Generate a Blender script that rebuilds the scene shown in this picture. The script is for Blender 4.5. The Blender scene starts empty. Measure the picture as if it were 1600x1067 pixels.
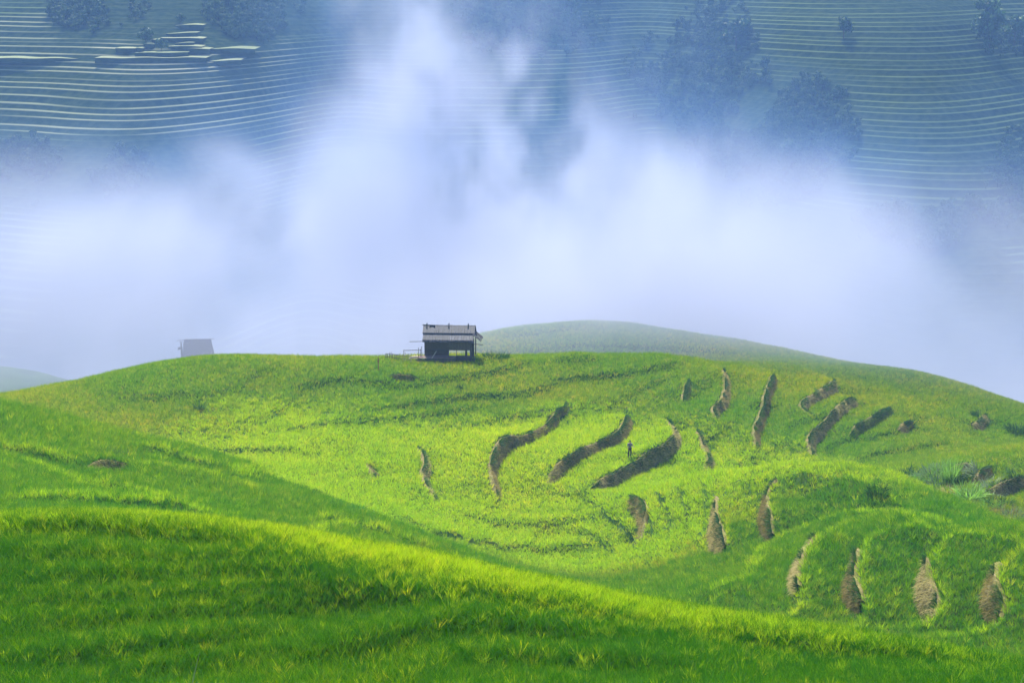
import bpy, bmesh, math, random
import numpy as np
from mathutils import Vector, Matrix

R = math.radians
random.seed(7)
rng = np.random.default_rng(7)
SC = bpy.context.scene
COL = SC.collection

# ------------------------------------------------------------------ camera
FPX, W0, H0 = 2667.0, 1600.0, 1067.0          # focal length in photo pixels, photo size
PITCH = math.atan((H0 / 2 + 60.0) / FPX)      # horizon lies 60 px above the photo's upper edge
cam_d = bpy.data.cameras.new('camera')
cam_d.sensor_width = 36.0
cam_d.lens = 36.0 * FPX / W0
cam_d.clip_start = 0.5
cam_d.clip_end = 6000.0
cam = bpy.data.objects.new('camera', cam_d)
COL.objects.link(cam)
cam.location = (0, 0, 0)
cam.rotation_euler = (math.pi / 2 - PITCH, 0, 0)
SC.camera = cam

# ------------------------------------------------------------------ sky, sun, exposure
SUN_AZ = R(-12)      # measured from the view direction (+y), negative = to the left
SUN_EL = R(54)
world = bpy.data.worlds.new('World')
SC.world = world
world.use_nodes = True
wn = world.node_tree
wn.nodes.clear()
w_out = wn.nodes.new('ShaderNodeOutputWorld')
w_bg = wn.nodes.new('ShaderNodeBackground')
w_sky = wn.nodes.new('ShaderNodeTexSky')
w_sky.sky_type = 'NISHITA'
w_sky.sun_disc = False
w_sky.sun_elevation = SUN_EL
w_sky.sun_rotation = SUN_AZ
w_sky.air_density = 1.0
w_sky.dust_density = 1.0
w_sky.ozone_density = 1.5
w_bg.inputs['Strength'].default_value = 0.13
wn.links.new(w_sky.outputs[0], w_bg.inputs[0])
wn.links.new(w_bg.outputs[0], w_out.inputs[0])

sun_d = bpy.data.lights.new('sun', 'SUN')
sun_d.energy = 4.8
sun_d.angle = R(6.0)
sun_d.color = (1.0, 0.94, 0.80)
sun = bpy.data.objects.new('sun', sun_d)
COL.objects.link(sun)
sdir = Vector((math.sin(SUN_AZ) * math.cos(SUN_EL), math.cos(SUN_AZ) * math.cos(SUN_EL), math.sin(SUN_EL)))
sun.rotation_euler = sdir.to_track_quat('Z', 'Y').to_euler()
sun.location = (-20, 90, 90)

SC.view_settings.view_transform = 'Standard'
SC.view_settings.look = 'None'
SC.view_settings.exposure = 1.4
SC.view_settings.gamma = 1.0
SC.cycles.use_denoising = True
SC.cycles.use_adaptive_sampling = True
SC.cycles.adaptive_threshold = 0.02
SC.cycles.max_bounces = 6
SC.cycles.diffuse_bounces = 2
SC.cycles.transmission_bounces = 3
SC.cycles.transparent_max_bounces = 8
SC.cycles.volume_bounces = 1

# ------------------------------------------------------------------ helpers
def px2dir(px, py):
    u = (px - W0 / 2) / FPX
    v = (H0 / 2 - py) / FPX
    c, s = math.cos(PITCH), math.sin(PITCH)
    return np.array([u, c + s * v, -s + c * v])

def at(px, py, d):
    """point seen at photo pixel (px,py) whose ground distance along +y is d"""
    r = px2dir(px, py)
    return r * (d / r[1])

def tag(o, label=None, cat=None, group=None, kind=None):
    if label: o['label'] = label
    if cat: o['category'] = cat
    if group: o['group'] = group
    if kind: o['kind'] = kind
    return o

def new_obj(name, me, parent=None, mat=None):
    o = bpy.data.objects.new(name, me)
    COL.objects.link(o)
    if parent is not None: o.parent = parent
    if mat is not None: me.materials.append(mat)
    return o

def empty(name, loc, rz=0.0):
    o = bpy.data.objects.new(name, None)
    COL.objects.link(o)
    o.location = loc
    o.rotation_euler = (0, 0, rz)
    return o

def mesh_np(name, verts, faces, smooth=True):
    me = bpy.data.meshes.new(name)
    verts = np.asarray(verts, dtype=np.float32); faces = np.asarray(faces, dtype=np.int32)
    n = faces.shape[1]
    me.vertices.add(len(verts)); me.vertices.foreach_set('co', verts.ravel())
    me.loops.add(faces.size); me.loops.foreach_set('vertex_index', faces.ravel())
    me.polygons.add(len(faces))
    me.polygons.foreach_set('loop_start', np.arange(0, faces.size, n, dtype=np.int32))
    me.polygons.foreach_set('loop_total', np.full(len(faces), n, dtype=np.int32))
    me.update(calc_edges=True)
    if smooth: me.polygons.foreach_set('use_smooth', np.ones(len(faces), dtype=bool))
    return me

def grid_faces(nr, nc):
    i = np.arange(nr * nc).reshape(nr, nc)
    return np.stack([i[:-1, :-1].ravel(), i[:-1, 1:].ravel(), i[1:, 1:].ravel(), i[1:, :-1].ravel()], 1)

_perm = rng.random((256, 256))
def vnoise(x, y, scale):
    """smooth value noise 0..1"""
    x = np.asarray(x) / scale + 97.3; y = np.asarray(y) / scale + 41.7
    xi = np.floor(x).astype(int); yi = np.floor(y).astype(int)
    fx = x - xi; fy = y - yi
    fx = fx * fx * (3 - 2 * fx); fy = fy * fy * (3 - 2 * fy)
    a = _perm[xi % 256, yi % 256]; b = _perm[(xi + 1) % 256, yi % 256]
    c = _perm[xi % 256, (yi + 1) % 256]; d = _perm[(xi + 1) % 256, (yi + 1) % 256]
    return (a * (1 - fx) + b * fx) * (1 - fy) + (c * (1 - fx) + d * fx) * fy

def fnoise(x, y, scale, oct=3):
    t = 0; a = 1; n = 0
    for k in range(oct):
        t = t + a * vnoise(x + 31 * k, y - 17 * k, scale / 2 ** k); n += a; a *= 0.5
    return t / n

# ------------------------------------------------------------------ terrain: base surface through surveyed points
CP = [  # photo x, photo y, distance
 # foreground shelf
 (0,1067,40),(400,1067,40),(800,1067,40),(1200,1067,40.5),(1600,1067,41),
 (0,930,45.5),(400,945,45),(800,985,44),(1200,1025,43),
 (0,815,52),(250,815,52),(500,845,50.5),(700,885,49),(900,930,47.5),(1100,970,46),(1300,1003,45),(1600,1045,43.5),
 (-400,815,52),(-400,1067,40),(2000,1110,41),
 # hidden dip behind it
 (250,860,62),(500,900,60),(800,960,58),(1100,1010,56),(1400,1060,55),(0,850,62),
 # left spur
 (0,800,85),(0,740,100),(0,680,115),(0,622,130),(150,660,128),(330,702,124),(450,755,118),(560,795,114),(700,860,108),
 (200,760,104),(350,790,98),(500,835,94),(650,878,96),(-400,640,120),(-400,760,95),
 (80,660,140),(250,705,140),(420,760,135),(-200,640,145),
 # bowl
 (800,880,130),(900,905,122),(950,860,142),(850,800,152),(700,800,146),(600,760,150),(1000,885,128),(1050,910,118),
 # hut hill
 (984,713,163),(700,565,186),(350,551,185),(200,571,182),(560,555,187),(100,592,180),(0,608,178),(760,552,190),(900,545,196),(1050,546,200),
 (350,640,166),(450,700,157),(250,660,162),(600,700,160),(700,650,172),(850,650,174),(850,720,162),(900,590,188),(500,600,179),(100,630,168),(-200,640,170),
 (1050,640,178),(1050,590,190),(1100,720,164),(1130,650,178),(1150,590,192),(1200,700,170),
 (1280,600,195),(1330,640,186),(1290,690,175),(1400,650,186),(1400,700,176),(1500,650,190),(1550,670,188),(1700,690,190),
 # back of it
 (560,580,208),(100,610,200),(760,575,212),(900,575,214),(1050,572,215),(0,640,205),(-200,680,200),
 (700,640,250),(260,568,231),(310,562,231),(370,566,231),(310,640,262),
 # ridge behind
 (760,512,232),(910,497,240),(1050,508,236),(1150,525,230),(1300,560,218),(1430,575,212),(1560,618,205),(1650,645,202),(640,560,228),(1800,700,195),
 (1050,530,225),(1200,560,210),(1400,600,202),
 (910,600,275),(1200,620,265),(1500,670,250),(1750,760,240),(640,640,270),
 # right mound, far face
 (20,578,285),(-200,562,290),(110,594,275),(20,640,318),(-200,640,318),
 (1000,768,150),(1100,730,149),(1280,718,143),(1400,737,135),(1500,777,125),(1600,832,115),
 (1150,790,132),(1100,850,126),(1000,882,130),(1250,790,127),(1400,800,119),
 (1280,770,157),(1150,770,158),(1400,770,150),(1500,800,140),(1600,850,128),
 # right mound, near terraces
 (1330,832,106),(1480,820,103),(1600,835,99),(1240,910,99),(1330,900,98.5),(1450,910,95),(1545,920,92),(1180,900,104),(1060,900,116),
 (1600,960,89),(1250,970,94),(1340,990,91),(1480,985,90),(1100,960,98),(1750,930,90),(1750,850,97),(1900,900,92),
 (1250,1015,74),(1400,1045,72),(1600,1060,72),
 # spur at the right edge
 (1600,687,160),(1500,708,158),(1430,740,155),(1500,755,150),(1590,785,143),(1750,690,158),(1750,790,140),
]
P = np.array([at(*c) for c in CP])
GUARD = np.array([(-60,-20,8),(0,-20,4),(60,-20,8),(0,4,-2.4),(-25,6,-2.5),(25,6,-3.5),(0,20,-11.5),(-30,20,-11),(30,20,-12),(0,30,-15),(-18,30,-14.8),(18,30,-15.4),
                  (-140,60,-10),(-140,130,-28),(-140,190,-48),(-140,260,-80),(140,60,-20),(140,130,-38),(140,190,-54),(140,260,-85),
                  (0,320,-100),(-120,320,-105),(120,320,-105),(60,320,-100),(-60,320,-100)], dtype=float)
P = np.vstack([P, GUARD])
def tps_fit(P, lam=0.15):
    n = len(P); s = 50.0
    X = P[:, :2] / s
    r2 = ((X[:, None] - X[None]) ** 2).sum(-1)
    K = 0.5 * r2 * np.log(r2 + 1e-12) + lam / s * np.eye(n) * 0.2
    A = np.zeros((n + 3, n + 3)); A[:n, :n] = K; A[:n, n] = 1; A[:n, n + 1:] = X; A[n:, :n] = A[:n, n:].T
    b = np.concatenate([P[:, 2], np.zeros(3)])
    return X, np.linalg.solve(A, b), s
_TX, _TW, _TS = tps_fit(P)
def base_h(x, y):
    x = np.atleast_1d(np.asarray(x, float)); y = np.atleast_1d(np.asarray(y, float))
    sh = x.shape; q = np.stack([x.ravel(), y.ravel()], 1) / _TS
    out = np.empty(len(q))
    for a in range(0, len(q), 20000):
        qq = q[a:a + 20000]
        r2 = ((qq[:, None] - _TX[None]) ** 2).sum(-1)
        out[a:a + 20000] = (0.5 * r2 * np.log(r2 + 1e-12)) @ _TW[:-3] + _TW[-3] + qq @ _TW[-2:]
    return out.reshape(sh)

def make_lookup(fn, xs, ys):
    X, Y = np.meshgrid(xs, ys)
    Z = fn(X, Y)
    x0, dx, y0, dy = xs[0], xs[1] - xs[0], ys[0], ys[1] - ys[0]
    def f(x, y):
        x = np.asarray(x, float); y = np.asarray(y, float)
        u = np.clip((x - x0) / dx, 0, len(xs) - 1.001); v = np.clip((y - y0) / dy, 0, len(ys) - 1.001)
        i = u.astype(int); j = v.astype(int); fu = u - i; fv = v - j
        return (Z[j, i] * (1 - fu) + Z[j, i + 1] * fu) * (1 - fv) + (Z[j + 1, i] * (1 - fu) + Z[j + 1, i + 1] * fu) * fv
    return f
base_fast = make_lookup(base_h, np.arange(-160, 160.1, 1.0), np.arange(-20, 330.1, 1.0))

def hit(px, py, fn=None, lo=20.0, hi=320.0):
    """first point of the ground seen at a photo pixel"""
    fn = fn or base_fast
    r = px2dir(px, py); r = r / r[1]
    d = np.arange(lo, hi, 0.1)
    below = r[2] * d <= fn(r[0] * d, d)
    k = int(np.argmax(below)) if below.any() else len(d) - 1
    return r * d[k]

# ------------------------------------------------------------------ terrace edges: the uphill side lies on the left of each line's direction
# name, height, decay length of the step, visible earth bank?, photo polyline
EDGES = [
 ('A', 1.33, 3.5, 1, [(784,778),(774,748),(771,722),(780,698),(795,680),(812,679),(834,672),(860,654),(872,638),(885,631),(888,618)]),
 ('B', 1.25, 3.5, 1, [(858,752),(868,730),(895,708),(928,692),(962,676),(980,660),(984,634)]),
 ('C', 1.40, 3.5, 1, [(920,760),(940,746),(982,722),(1015,705),(1045,695),(1060,680),(1054,660),(1040,638)]),
 ('D', 1.01, 3.0, 1, [(1105,728),(1112,704),(1103,680),(1088,652)]),
 ('E', 0.86, 3.0, 1, [(1070,618),(1074,602),(1079,585)]),
 ('F', 1.17, 3.0, 1, [(1126,652),(1116,634),(1132,624),(1138,598),(1134,568)]),
 ('G', 1.17, 3.0, 1, [(1187,697),(1181,667),(1193,640),(1201,609),(1214,578)]),
 ('H', 1.25, 3.0, 1, [(1276,648),(1254,630),(1258,618),(1276,612),(1301,600),(1310,588)]),
 ('I', 1.25, 3.0, 1, [(1275,706),(1264,682),(1284,660),(1311,636),(1342,611)]),
 ('J', 1.17, 3.0, 1, [(1330,676),(1342,658),(1373,643),(1398,626)]),
 ('K', 0.78, 3.0, 1, [(1408,664),(1415,655),(1430,648)]),
 ('M', 0.86, 3.0, 1, [(690,782),(680,768),(668,752),(663,736),(670,726),(665,707),(652,688)]),
 ('N', 0.8, 2.0, 1, [(590,742),(582,729),(574,714)]),
 ('O', 1.1, 2.5, 1, [(980,770),(1004,793),(1002,815),(990,846)]),
 ('P', 1.9, 3.4, 1, [(1330,746),(1260,740),(1200,741),(1160,749),(1133,763),(1113,783),(1110,805),(1119,832),(1130,860)]),
 ('Q', 1.8, 3.4, 1, [(1428,786),(1377,766),(1325,756),(1273,750),(1229,755),(1200,769),(1189,786),(1192,810),(1203,840)]),
 ('S1', 1.5, 3.0, 0, [(1500,812),(1460,808),(1404,804),(1340,802),(1300,809),(1250,828),(1198,848),(1172,875),(1162,900),(1148,912),(1090,930),(1040,930)]),
 ('S2', 1.5, 3.0, 1, [(1520,818),(1460,815),(1400,813),(1353,819),(1311,829),(1270,848),(1250,866),(1240,890),(1236,915),(1240,945),(1220,960),(1170,955),(1100,942)]),
 ('S3', 1.5, 3.0, 1, [(1530,821),(1480,820),(1428,822),(1380,829),(1349,843),(1334,865),(1325,890),(1331,925),(1340,952),(1325,972),(1270,972),(1190,962)]),
 ('S4', 1.5, 3.0, 1, [(1640,836),(1566,830),(1507,829),(1473,839),(1450,855),(1435,885),(1443,920),(1460,952),(1430,978),(1360,990),(1260,978),(1190,970)]),
 ('S5', 1.5, 3.0, 1, [(1700,846),(1640,847),(1600,854),(1573,866),(1552,888),(1540,915),(1546,940),(1562,965),(1535,992),(1450,1000),(1370,1000)]),
 ('L1', 0.9, 2.0, 1, [(140,726),(165,722),(205,724)]),
 ('H1', 0.7, 2.0, 1, [(606,579),(630,580),(656,585)]),
 ('X1', 1.2, 2.5, 1, [(1520,660),(1532,655),(1545,640)]),
 ('G1', 1.4, 2.0, 1, [(1490,734),(1502,724),(1520,722)]),
 ('G2', 1.4, 2.0, 1, [(1520,752),(1535,736),(1552,718)]),
 ('G3', 1.6, 2.0, 1, [(1535,765),(1560,762),(1590,750),(1604,735)]),
 # soft steps, hidden under the rice
 ('f1', 0.56, 1.8, 0, [(-60,835),(0,838),(150,838),(300,856),(470,862)]),
 ('f2', 0.46, 1.8, 0, [(-60,915),(0,912),(200,915),(400,902),(620,925)]),
 ('f3', 0.51, 1.8, 0, [(-60,990),(0,985),(150,975),(300,962),(450,948),(600,940),(780,945)]),
 ('f4', 0.51, 1.8, 0, [(380,1062),(450,1040),(590,1012),(675,990),(759,983),(900,995),(1060,1022)]),
 ('f5', 0.46, 1.8, 0, [(-60,1045),(0,1040),(150,1030),(300,1010),(420,990),(520,982)]),
 ('f6', 0.41, 1.8, 0, [(1000,985),(1150,1002),(1300,1022),(1450,1032),(1640,1050)]),
 ('f7', 0.4, 1.6, 0, [(-60,875),(100,876),(260,886),(420,884),(560,895)]),
 ('f8', 0.4, 1.6, 0, [(-60,950),(80,948),(250,940),(420,928),(600,935),(700,942)]),
 ('f9', 0.4, 1.6, 0, [(640,920),(760,940),(900,965),(1040,990)]),
 ('f10', 0.4, 1.6, 0, [(120,1062),(260,1045),(400,1025),(500,1010)]),
 ('f11', 0.4, 1.6, 0, [(620,1050),(740,1030),(860,1032),(1000,1050),(1150,1062)]),
 ('l1', 0.5, 3.0, 0, [(420,806),(300,792),(200,772),(120,745),(60,716),(0,700)]),
 ('l2', 0.5, 3.0, 0, [(470,775),(350,742),(250,722),(200,712)]),
 ('l3', 0.5, 3.0, 0, [(640,842),(560,815),(480,805),(400,830)]),
 ('k1', 0.7, 2.5, 0, [(330,735),(400,742),(470,755),(530,775)]),
 ('k2', 0.7, 2.5, 0, [(470,800),(560,812),(640,840),(700,864)]),
 ('k3', 0.6, 2.5, 0, [(60,735),(150,748),(240,768),(330,788)]),
 ('k4', 0.6, 2.5, 0, [(-40,775),(120,776),(260,788),(400,812)]),
 ('k5', 0.6, 2.5, 0, [(-40,690),(60,702),(130,724)]),
 ('k6', 0.6, 2.5, 0, [(200,690),(290,712),(360,730)]),
 ('b1', 0.6, 3.0, 0, [(600,790),(680,828),(770,846),(860,846),(960,825)]),
 ('b2', 0.5, 3.0, 0, [(700,790),(740,803),(820,812),(900,802),(965,785)]),
 ('e1', 0.7, 3.0, 0, [(1430,788),(1377,767),(1325,757),(1280,752)]),
 ('h1', 0.5, 4.0, 0, [(420,668),(520,650),(640,640),(760,622)]),
 ('h2', 0.5, 4.0, 0, [(300,690),(400,690),(520,700)]),
 ('h3', 0.5, 4.0, 0, [(930,640),(1000,600),(1060,575)]),
 ('h4', 0.5, 3.0, 0, [(1240,720),(1330,700),(1420,690),(1500,680)]),
]

def chaikin(p, n=2):
    for _ in range(n):
        q = np.empty((2 * len(p), p.shape[1]))
        q[0] = p[0]; q[-1] = p[-1]
        q[1:-1:2] = 0.75 * p[:-1] + 0.25 * p[1:]
        q[2:-1:2] = 0.25 * p[:-1] + 0.75 * p[1:]
        p = q
    return p
def resample(p, step):
    seg = np.linalg.norm(np.diff(p, axis=0), axis=1); s = np.concatenate([[0], np.cumsum(seg)])
    t = np.linspace(0, s[-1], max(4, int(s[-1] / step) + 1))
    return np.stack([np.interp(t, s, p[:, k]) for k in range(p.shape[1])], 1)

BANK_RANGE = {'S2': (.50, .76), 'S3': (.40, .72), 'S4': (.38, .65), 'S5': (.38, .69), 'P': (.50, 1.0), 'Q': (.55, 1.0)}     # stretch of the line where bare earth shows
PROFILE = {'S2': [.6, .9, 1, 1, 1, .5, .3], 'S3': [.6, .9, 1, 1, 1, .5, .3], 'S4': [.6, .9, 1, 1, 1, .5, .3], 'S5': [.6, .9, 1, 1, 1, .5, .3], 'A': [0.7, 0.9, 1.0, 1.25, 1.3, 0.75, 0.6, 0.6, 0.5, 0.5], 'B': [1.0, 1.0, 0.85, 0.85, 0.95, 1.25, 1.2], 'C': [0.8, 0.95, 0.9, 0.85, 1.0, 1.2, 1.0, 0.8],
           'H': [0.7, 1, 1, 1, 1.1], 'I': [1.3, 1.2, 0.8, 0.9, 1.0]}
class Edge: pass
EDG = []
for nm, h, L, bank, pts in EDGES:
    e = Edge(); e.name, e.h, e.L, e.bank = nm, h, L, bank
    w = np.array([hit(*p)[:2] for p in pts])
    e.p = resample(chaikin(w, 1 if bank and nm[0] != 'S' else 2), 0.6)
    seg = np.linalg.norm(np.diff(e.p, axis=0), axis=1); e.s = np.concatenate([[0], np.cumsum(seg)])
    e.len = e.s[-1]
    tap = min(3.4 if bank else 4.0, e.len * 0.32)
    t = np.clip(np.minimum(e.s, e.len - e.s) / tap, 0, 1)
    e.w = t * t * (3 - 2 * t)
    if nm in PROFILE:
        pr = PROFILE[nm]; e.w = e.w * np.interp(e.s / e.len, np.linspace(0, 1, len(pr)), pr)
    if bank: e.w = e.w * (0.85 + 0.35 * vnoise(e.s, e.s * 0 + 31.0 * len(EDG), 1.9))
    lo_, hi_ = BANK_RANGE.get(nm, (0.0, 1.0)); u_ = e.s / e.len; m_ = hi_ - lo_
    e.bw = np.clip((u_ - lo_) / (0.45 * m_), 0, 1) * np.clip((hi_ - u_) / (0.5 * m_), 0, 1) if nm in BANK_RANGE else np.ones(len(u_))
    e.bw = e.bw * e.w
    EDG.append(e)

def edge_field(e, x, y):
    """signed distance (uphill positive) and strength of the nearest point of an edge"""
    best = np.full(x.shape, 1e9); sd = np.zeros(x.shape); ww = np.zeros(x.shape); bw = np.zeros(x.shape)
    for i in range(len(e.p) - 1):
        a, b = e.p[i], e.p[i + 1]; d = b - a; l2 = d @ d
        t = np.clip(((x - a[0]) * d[0] + (y - a[1]) * d[1]) / l2, 0, 1)
        rx = x - a[0] - t * d[0]; ry = y - a[1] - t * d[1]
        q = rx * rx + ry * ry
        m = q < best
        best = np.where(m, q, best)
        sd = np.where(m, np.sign(d[0] * ry - d[1] * rx) * np.sqrt(q), sd)
        ww = np.where(m, e.w[i] * (1 - t) + e.w[i + 1] * t, ww)
        bw = np.where(m, e.bw[i] * (1 - t) + e.bw[i + 1] * t, bw)
    return sd, ww, bw

def ground_full(x, y, want_bank=False):
    """height of the finished ground; optionally how much of a bank face lies here"""
    x = np.asarray(x, float); y = np.asarray(y, float); sh = x.shape
    x = x.ravel(); y = y.ravel()
    z = base_fast(x, y)
    z = z - 0.45 * np.clip((y - 140) / 20, 0, 1) - 0.25 * np.clip((y - 62) / 10, 0, 1)
    nz = fnoise(x, y, 14.0, 3) - 0.5
    ph = z / 1.15 + nz * 1.0
    f = ph - np.floor(ph); g_ = np.clip((f - 0.74) / 0.26, 0, 1); g_ = g_ * g_ * (3 - 2 * g_)
    amp = 0.6 * np.clip((y - 62) / 20, 0, 1) * np.clip((262 - y) / 30, 0, 1) * np.clip((fnoise(x + 77, y, 26, 2) - 0.30) / 0.25, 0.1, 1) * np.where((x > 5) & (y > 76) & (y < 118 + 0.9 * (x - 5)) & (y < 150), 0.0, 1.0)
    z = z + amp * 1.15 * (0.2 * f + 0.8 * g_ - f)
    z = z + 0.35 * nz + 0.12 * (fnoise(x, y, 2.2, 2) - 0.5)
    face = np.zeros(x.shape)
    for e in EDG:
        m = 4 * e.L
        lo = e.p.min(0) - m; hi = e.p.max(0) + m
        k = np.nonzero((x > lo[0]) & (x < hi[0]) & (y > lo[1]) & (y < hi[1]))[0]
        if not len(k): continue
        sd, ww, bw = edge_field(e, x[k], y[k])
        wid = 0.22 if e.bank else 0.4
        off = 0.35 if e.bank else 0.0
        z[k] += e.h * ww * 0.5 * np.tanh((sd - off) / wid) * np.exp(-(np.abs(sd) / e.L) ** 1.5)
        if e.bank:
            face[k] = np.maximum(face[k], np.where((sd > -0.42) & (sd < -0.02), bw, 0))
    z = z.reshape(sh)
    return (z, face.reshape(sh)) if want_bank else z

# ------------------------------------------------------------------ materials
def nmat(name):
    m = bpy.data.materials.new(name); m.use_nodes = True
    nt = m.node_tree; nt.nodes.clear()
    out = nt.nodes.new('ShaderNodeOutputMaterial')
    def N(t, **kw):
        n = nt.nodes.new(t)
        for k, v in kw.items():
            if k in n.inputs.keys(): n.inputs[k].default_value = v
            else: setattr(n, k, v)
        return n
    def Lk(a, b): nt.links.new(a, b)
    return m, nt, out, N, Lk

def ramp(N, stops):
    r = N('ShaderNodeValToRGB'); el = r.color_ramp.elements
    while len(el) < len(stops): el.new(0.5)
    for e, (p, c) in zip(el, stops): e.position = p; e.color = (*c, 1)
    return r

def earth_mat():
    m, nt, out, N, Lk = nmat('field_soil')
    g = N('ShaderNodeNewGeometry')
    n1 = N('ShaderNodeTexNoise', Scale=0.35, Detail=6.0); Lk(g.outputs['Position'], n1.inputs['Vector'])
    n2 = N('ShaderNodeTexNoise', Scale=6.0, Detail=5.0); Lk(g.outputs['Position'], n2.inputs['Vector'])
    r = ramp(N, [(0.3, (0.018, 0.045, 0.006)), (0.55, (0.035, 0.085, 0.01)), (0.75, (0.06, 0.07, 0.02))]); Lk(n1.outputs[0], r.inputs[0])
    r2 = ramp(N, [(0.35, (0.55, 0.55, 0.55)), (0.7, (1.2, 1.2, 1.2))]); Lk(n2.outputs[0], r2.inputs[0])
    mx = N('ShaderNodeMix', data_type='RGBA', blend_type='MULTIPLY'); mx.inputs[0].default_value = 1
    Lk(r.outputs[0], mx.inputs[6]); Lk(r2.outputs[0], mx.inputs[7])
    b = N('ShaderNodeBsdfPrincipled', Roughness=1.0); b.inputs['Specular IOR Level'].default_value = 0.03; Lk(mx.outputs[2], b.inputs['Base Color'])
    bp = N('ShaderNodeBump', Strength=0.8, Distance=0.1); Lk(n2.outputs[0], bp.inputs['Height']); Lk(bp.outputs[0], b.inputs['Normal'])
    Lk(b.outputs[0], out.inputs[0])
    return m

def bank_mat():
    m, nt, out, N, Lk = nmat('dry_bank')
    g = N('ShaderNodeNewGeometry')
    mp = N('ShaderNodeMapping'); mp.inputs['Scale'].default_value = (1, 1, 0.35); Lk(g.outputs['Position'], mp.inputs[0])
    n1 = N('ShaderNodeTexNoise', Scale=5.0, Detail=8.0, Roughness=0.7); Lk(mp.outputs[0], n1.inputs['Vector'])
    n2 = N('ShaderNodeTexNoise', Scale=0.8, Detail=4.0); Lk(g.outputs['Position'], n2.inputs['Vector'])
    r = ramp(N, [(0.3, (0.06, 0.052, 0.02)), (0.5, (0.165, 0.14, 0.058)), (0.7, (0.29, 0.255, 0.12))]); Lk(n1.outputs[0], r.inputs[0])
    r2 = ramp(N, [(0.4, (1.0, 1.0, 1.0)), (0.65, (0.55, 0.75, 0.35))]); Lk(n2.outputs[0], r2.inputs[0])
    mx = N('ShaderNodeMix', data_type='RGBA', blend_type='MULTIPLY'); mx.inputs[0].default_value = 1
    Lk(r.outputs[0], mx.inputs[6]); Lk(r2.outputs[0], mx.inputs[7])
    b = N('ShaderNodeBsdfPrincipled', Roughness=1.0); b.inputs['Specular IOR Level'].default_value = 0.03; Lk(mx.outputs[2], b.inputs['Base Color'])
    bp = N('ShaderNodeBump', Strength=1.0, Distance=0.12); Lk(n1.outputs[0], bp.inputs['Height']); Lk(bp.outputs[0], b.inputs['Normal'])
    Lk(b.outputs[0], out.inputs[0])
    return m

def blade_mat(name, stops, tip, trans=0.4, patch=0.05, patch_cols=None, rough=0.55):
    """leaf: colour by instance, by patch of field and along the blade"""
    m, nt, out, N, Lk = nmat(name)
    oi = N('ShaderNodeObjectInfo')
    r = ramp(N, stops); Lk(oi.outputs['Random'], r.inputs[0])
    n1 = N('ShaderNodeTexNoise', Scale=patch, Detail=4.0); Lk(oi.outputs['Location'], n1.inputs['Vector'])
    pr = ramp(N, patch_cols or [(0.3, (0.75, 0.95, 0.8)), (0.7, (1.25, 1.08, 1.0))]); Lk(n1.outputs[0], pr.inputs[0])
    mx = N('ShaderNodeMix', data_type='RGBA', blend_type='MULTIPLY'); mx.inputs[0].default_value = 1
    Lk(r.outputs[0], mx.inputs[6]); Lk(pr.outputs[0], mx.inputs[7])
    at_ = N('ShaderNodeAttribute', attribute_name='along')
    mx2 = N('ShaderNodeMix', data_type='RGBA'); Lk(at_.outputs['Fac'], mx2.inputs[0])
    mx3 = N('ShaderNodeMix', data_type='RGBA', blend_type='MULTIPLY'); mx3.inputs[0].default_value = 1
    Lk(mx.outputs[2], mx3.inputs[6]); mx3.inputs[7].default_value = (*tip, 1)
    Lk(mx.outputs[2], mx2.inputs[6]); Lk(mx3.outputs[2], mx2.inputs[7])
    tn = N('ShaderNodeAttribute', attribute_name='tint')
    tv = N('ShaderNodeVectorMath', operation='SCALE'); Lk(mx2.outputs[2], tv.inputs[0]); Lk(tn.outputs['Fac'], tv.inputs['Scale'])
    b = N('ShaderNodeBsdfPrincipled', Roughness=rough); Lk(tv.outputs[0], b.inputs['Base Color'])
    b.inputs['Specular IOR Level'].default_value = 0.12
    t = N('ShaderNodeBsdfTranslucent'); Lk(tv.outputs[0], t.inputs[0])
    ms = N('ShaderNodeMixShader'); ms.inputs[0].default_value = trans
    Lk(b.outputs[0], ms.inputs[1]); Lk(t.outputs[0], ms.inputs[2]); Lk(ms.outputs[0], out.inputs[0])
    return m

M_SOIL = earth_mat()
M_BANK = bank_mat()
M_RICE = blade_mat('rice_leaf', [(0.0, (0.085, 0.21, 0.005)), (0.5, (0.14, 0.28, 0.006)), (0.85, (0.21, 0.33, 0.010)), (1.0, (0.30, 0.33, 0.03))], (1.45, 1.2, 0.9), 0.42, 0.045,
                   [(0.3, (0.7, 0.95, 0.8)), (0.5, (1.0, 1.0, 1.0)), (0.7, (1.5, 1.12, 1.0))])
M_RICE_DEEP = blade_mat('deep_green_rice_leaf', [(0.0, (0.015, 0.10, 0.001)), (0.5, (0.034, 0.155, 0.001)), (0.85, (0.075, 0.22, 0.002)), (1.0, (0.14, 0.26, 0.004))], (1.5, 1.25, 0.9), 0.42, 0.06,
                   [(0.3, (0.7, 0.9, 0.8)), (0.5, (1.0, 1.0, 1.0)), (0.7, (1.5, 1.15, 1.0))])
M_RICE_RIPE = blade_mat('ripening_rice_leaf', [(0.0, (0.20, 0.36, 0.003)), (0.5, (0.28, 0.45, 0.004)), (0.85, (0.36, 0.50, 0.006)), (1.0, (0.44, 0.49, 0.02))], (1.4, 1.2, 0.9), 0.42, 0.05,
                   [(0.3, (0.8, 0.95, 0.8)), (0.5, (1.0, 1.0, 1.0)), (0.7, (1.2, 1.08, 1.0))])  # ripening crop in the bowl; painted sunlight where used on field lips
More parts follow.
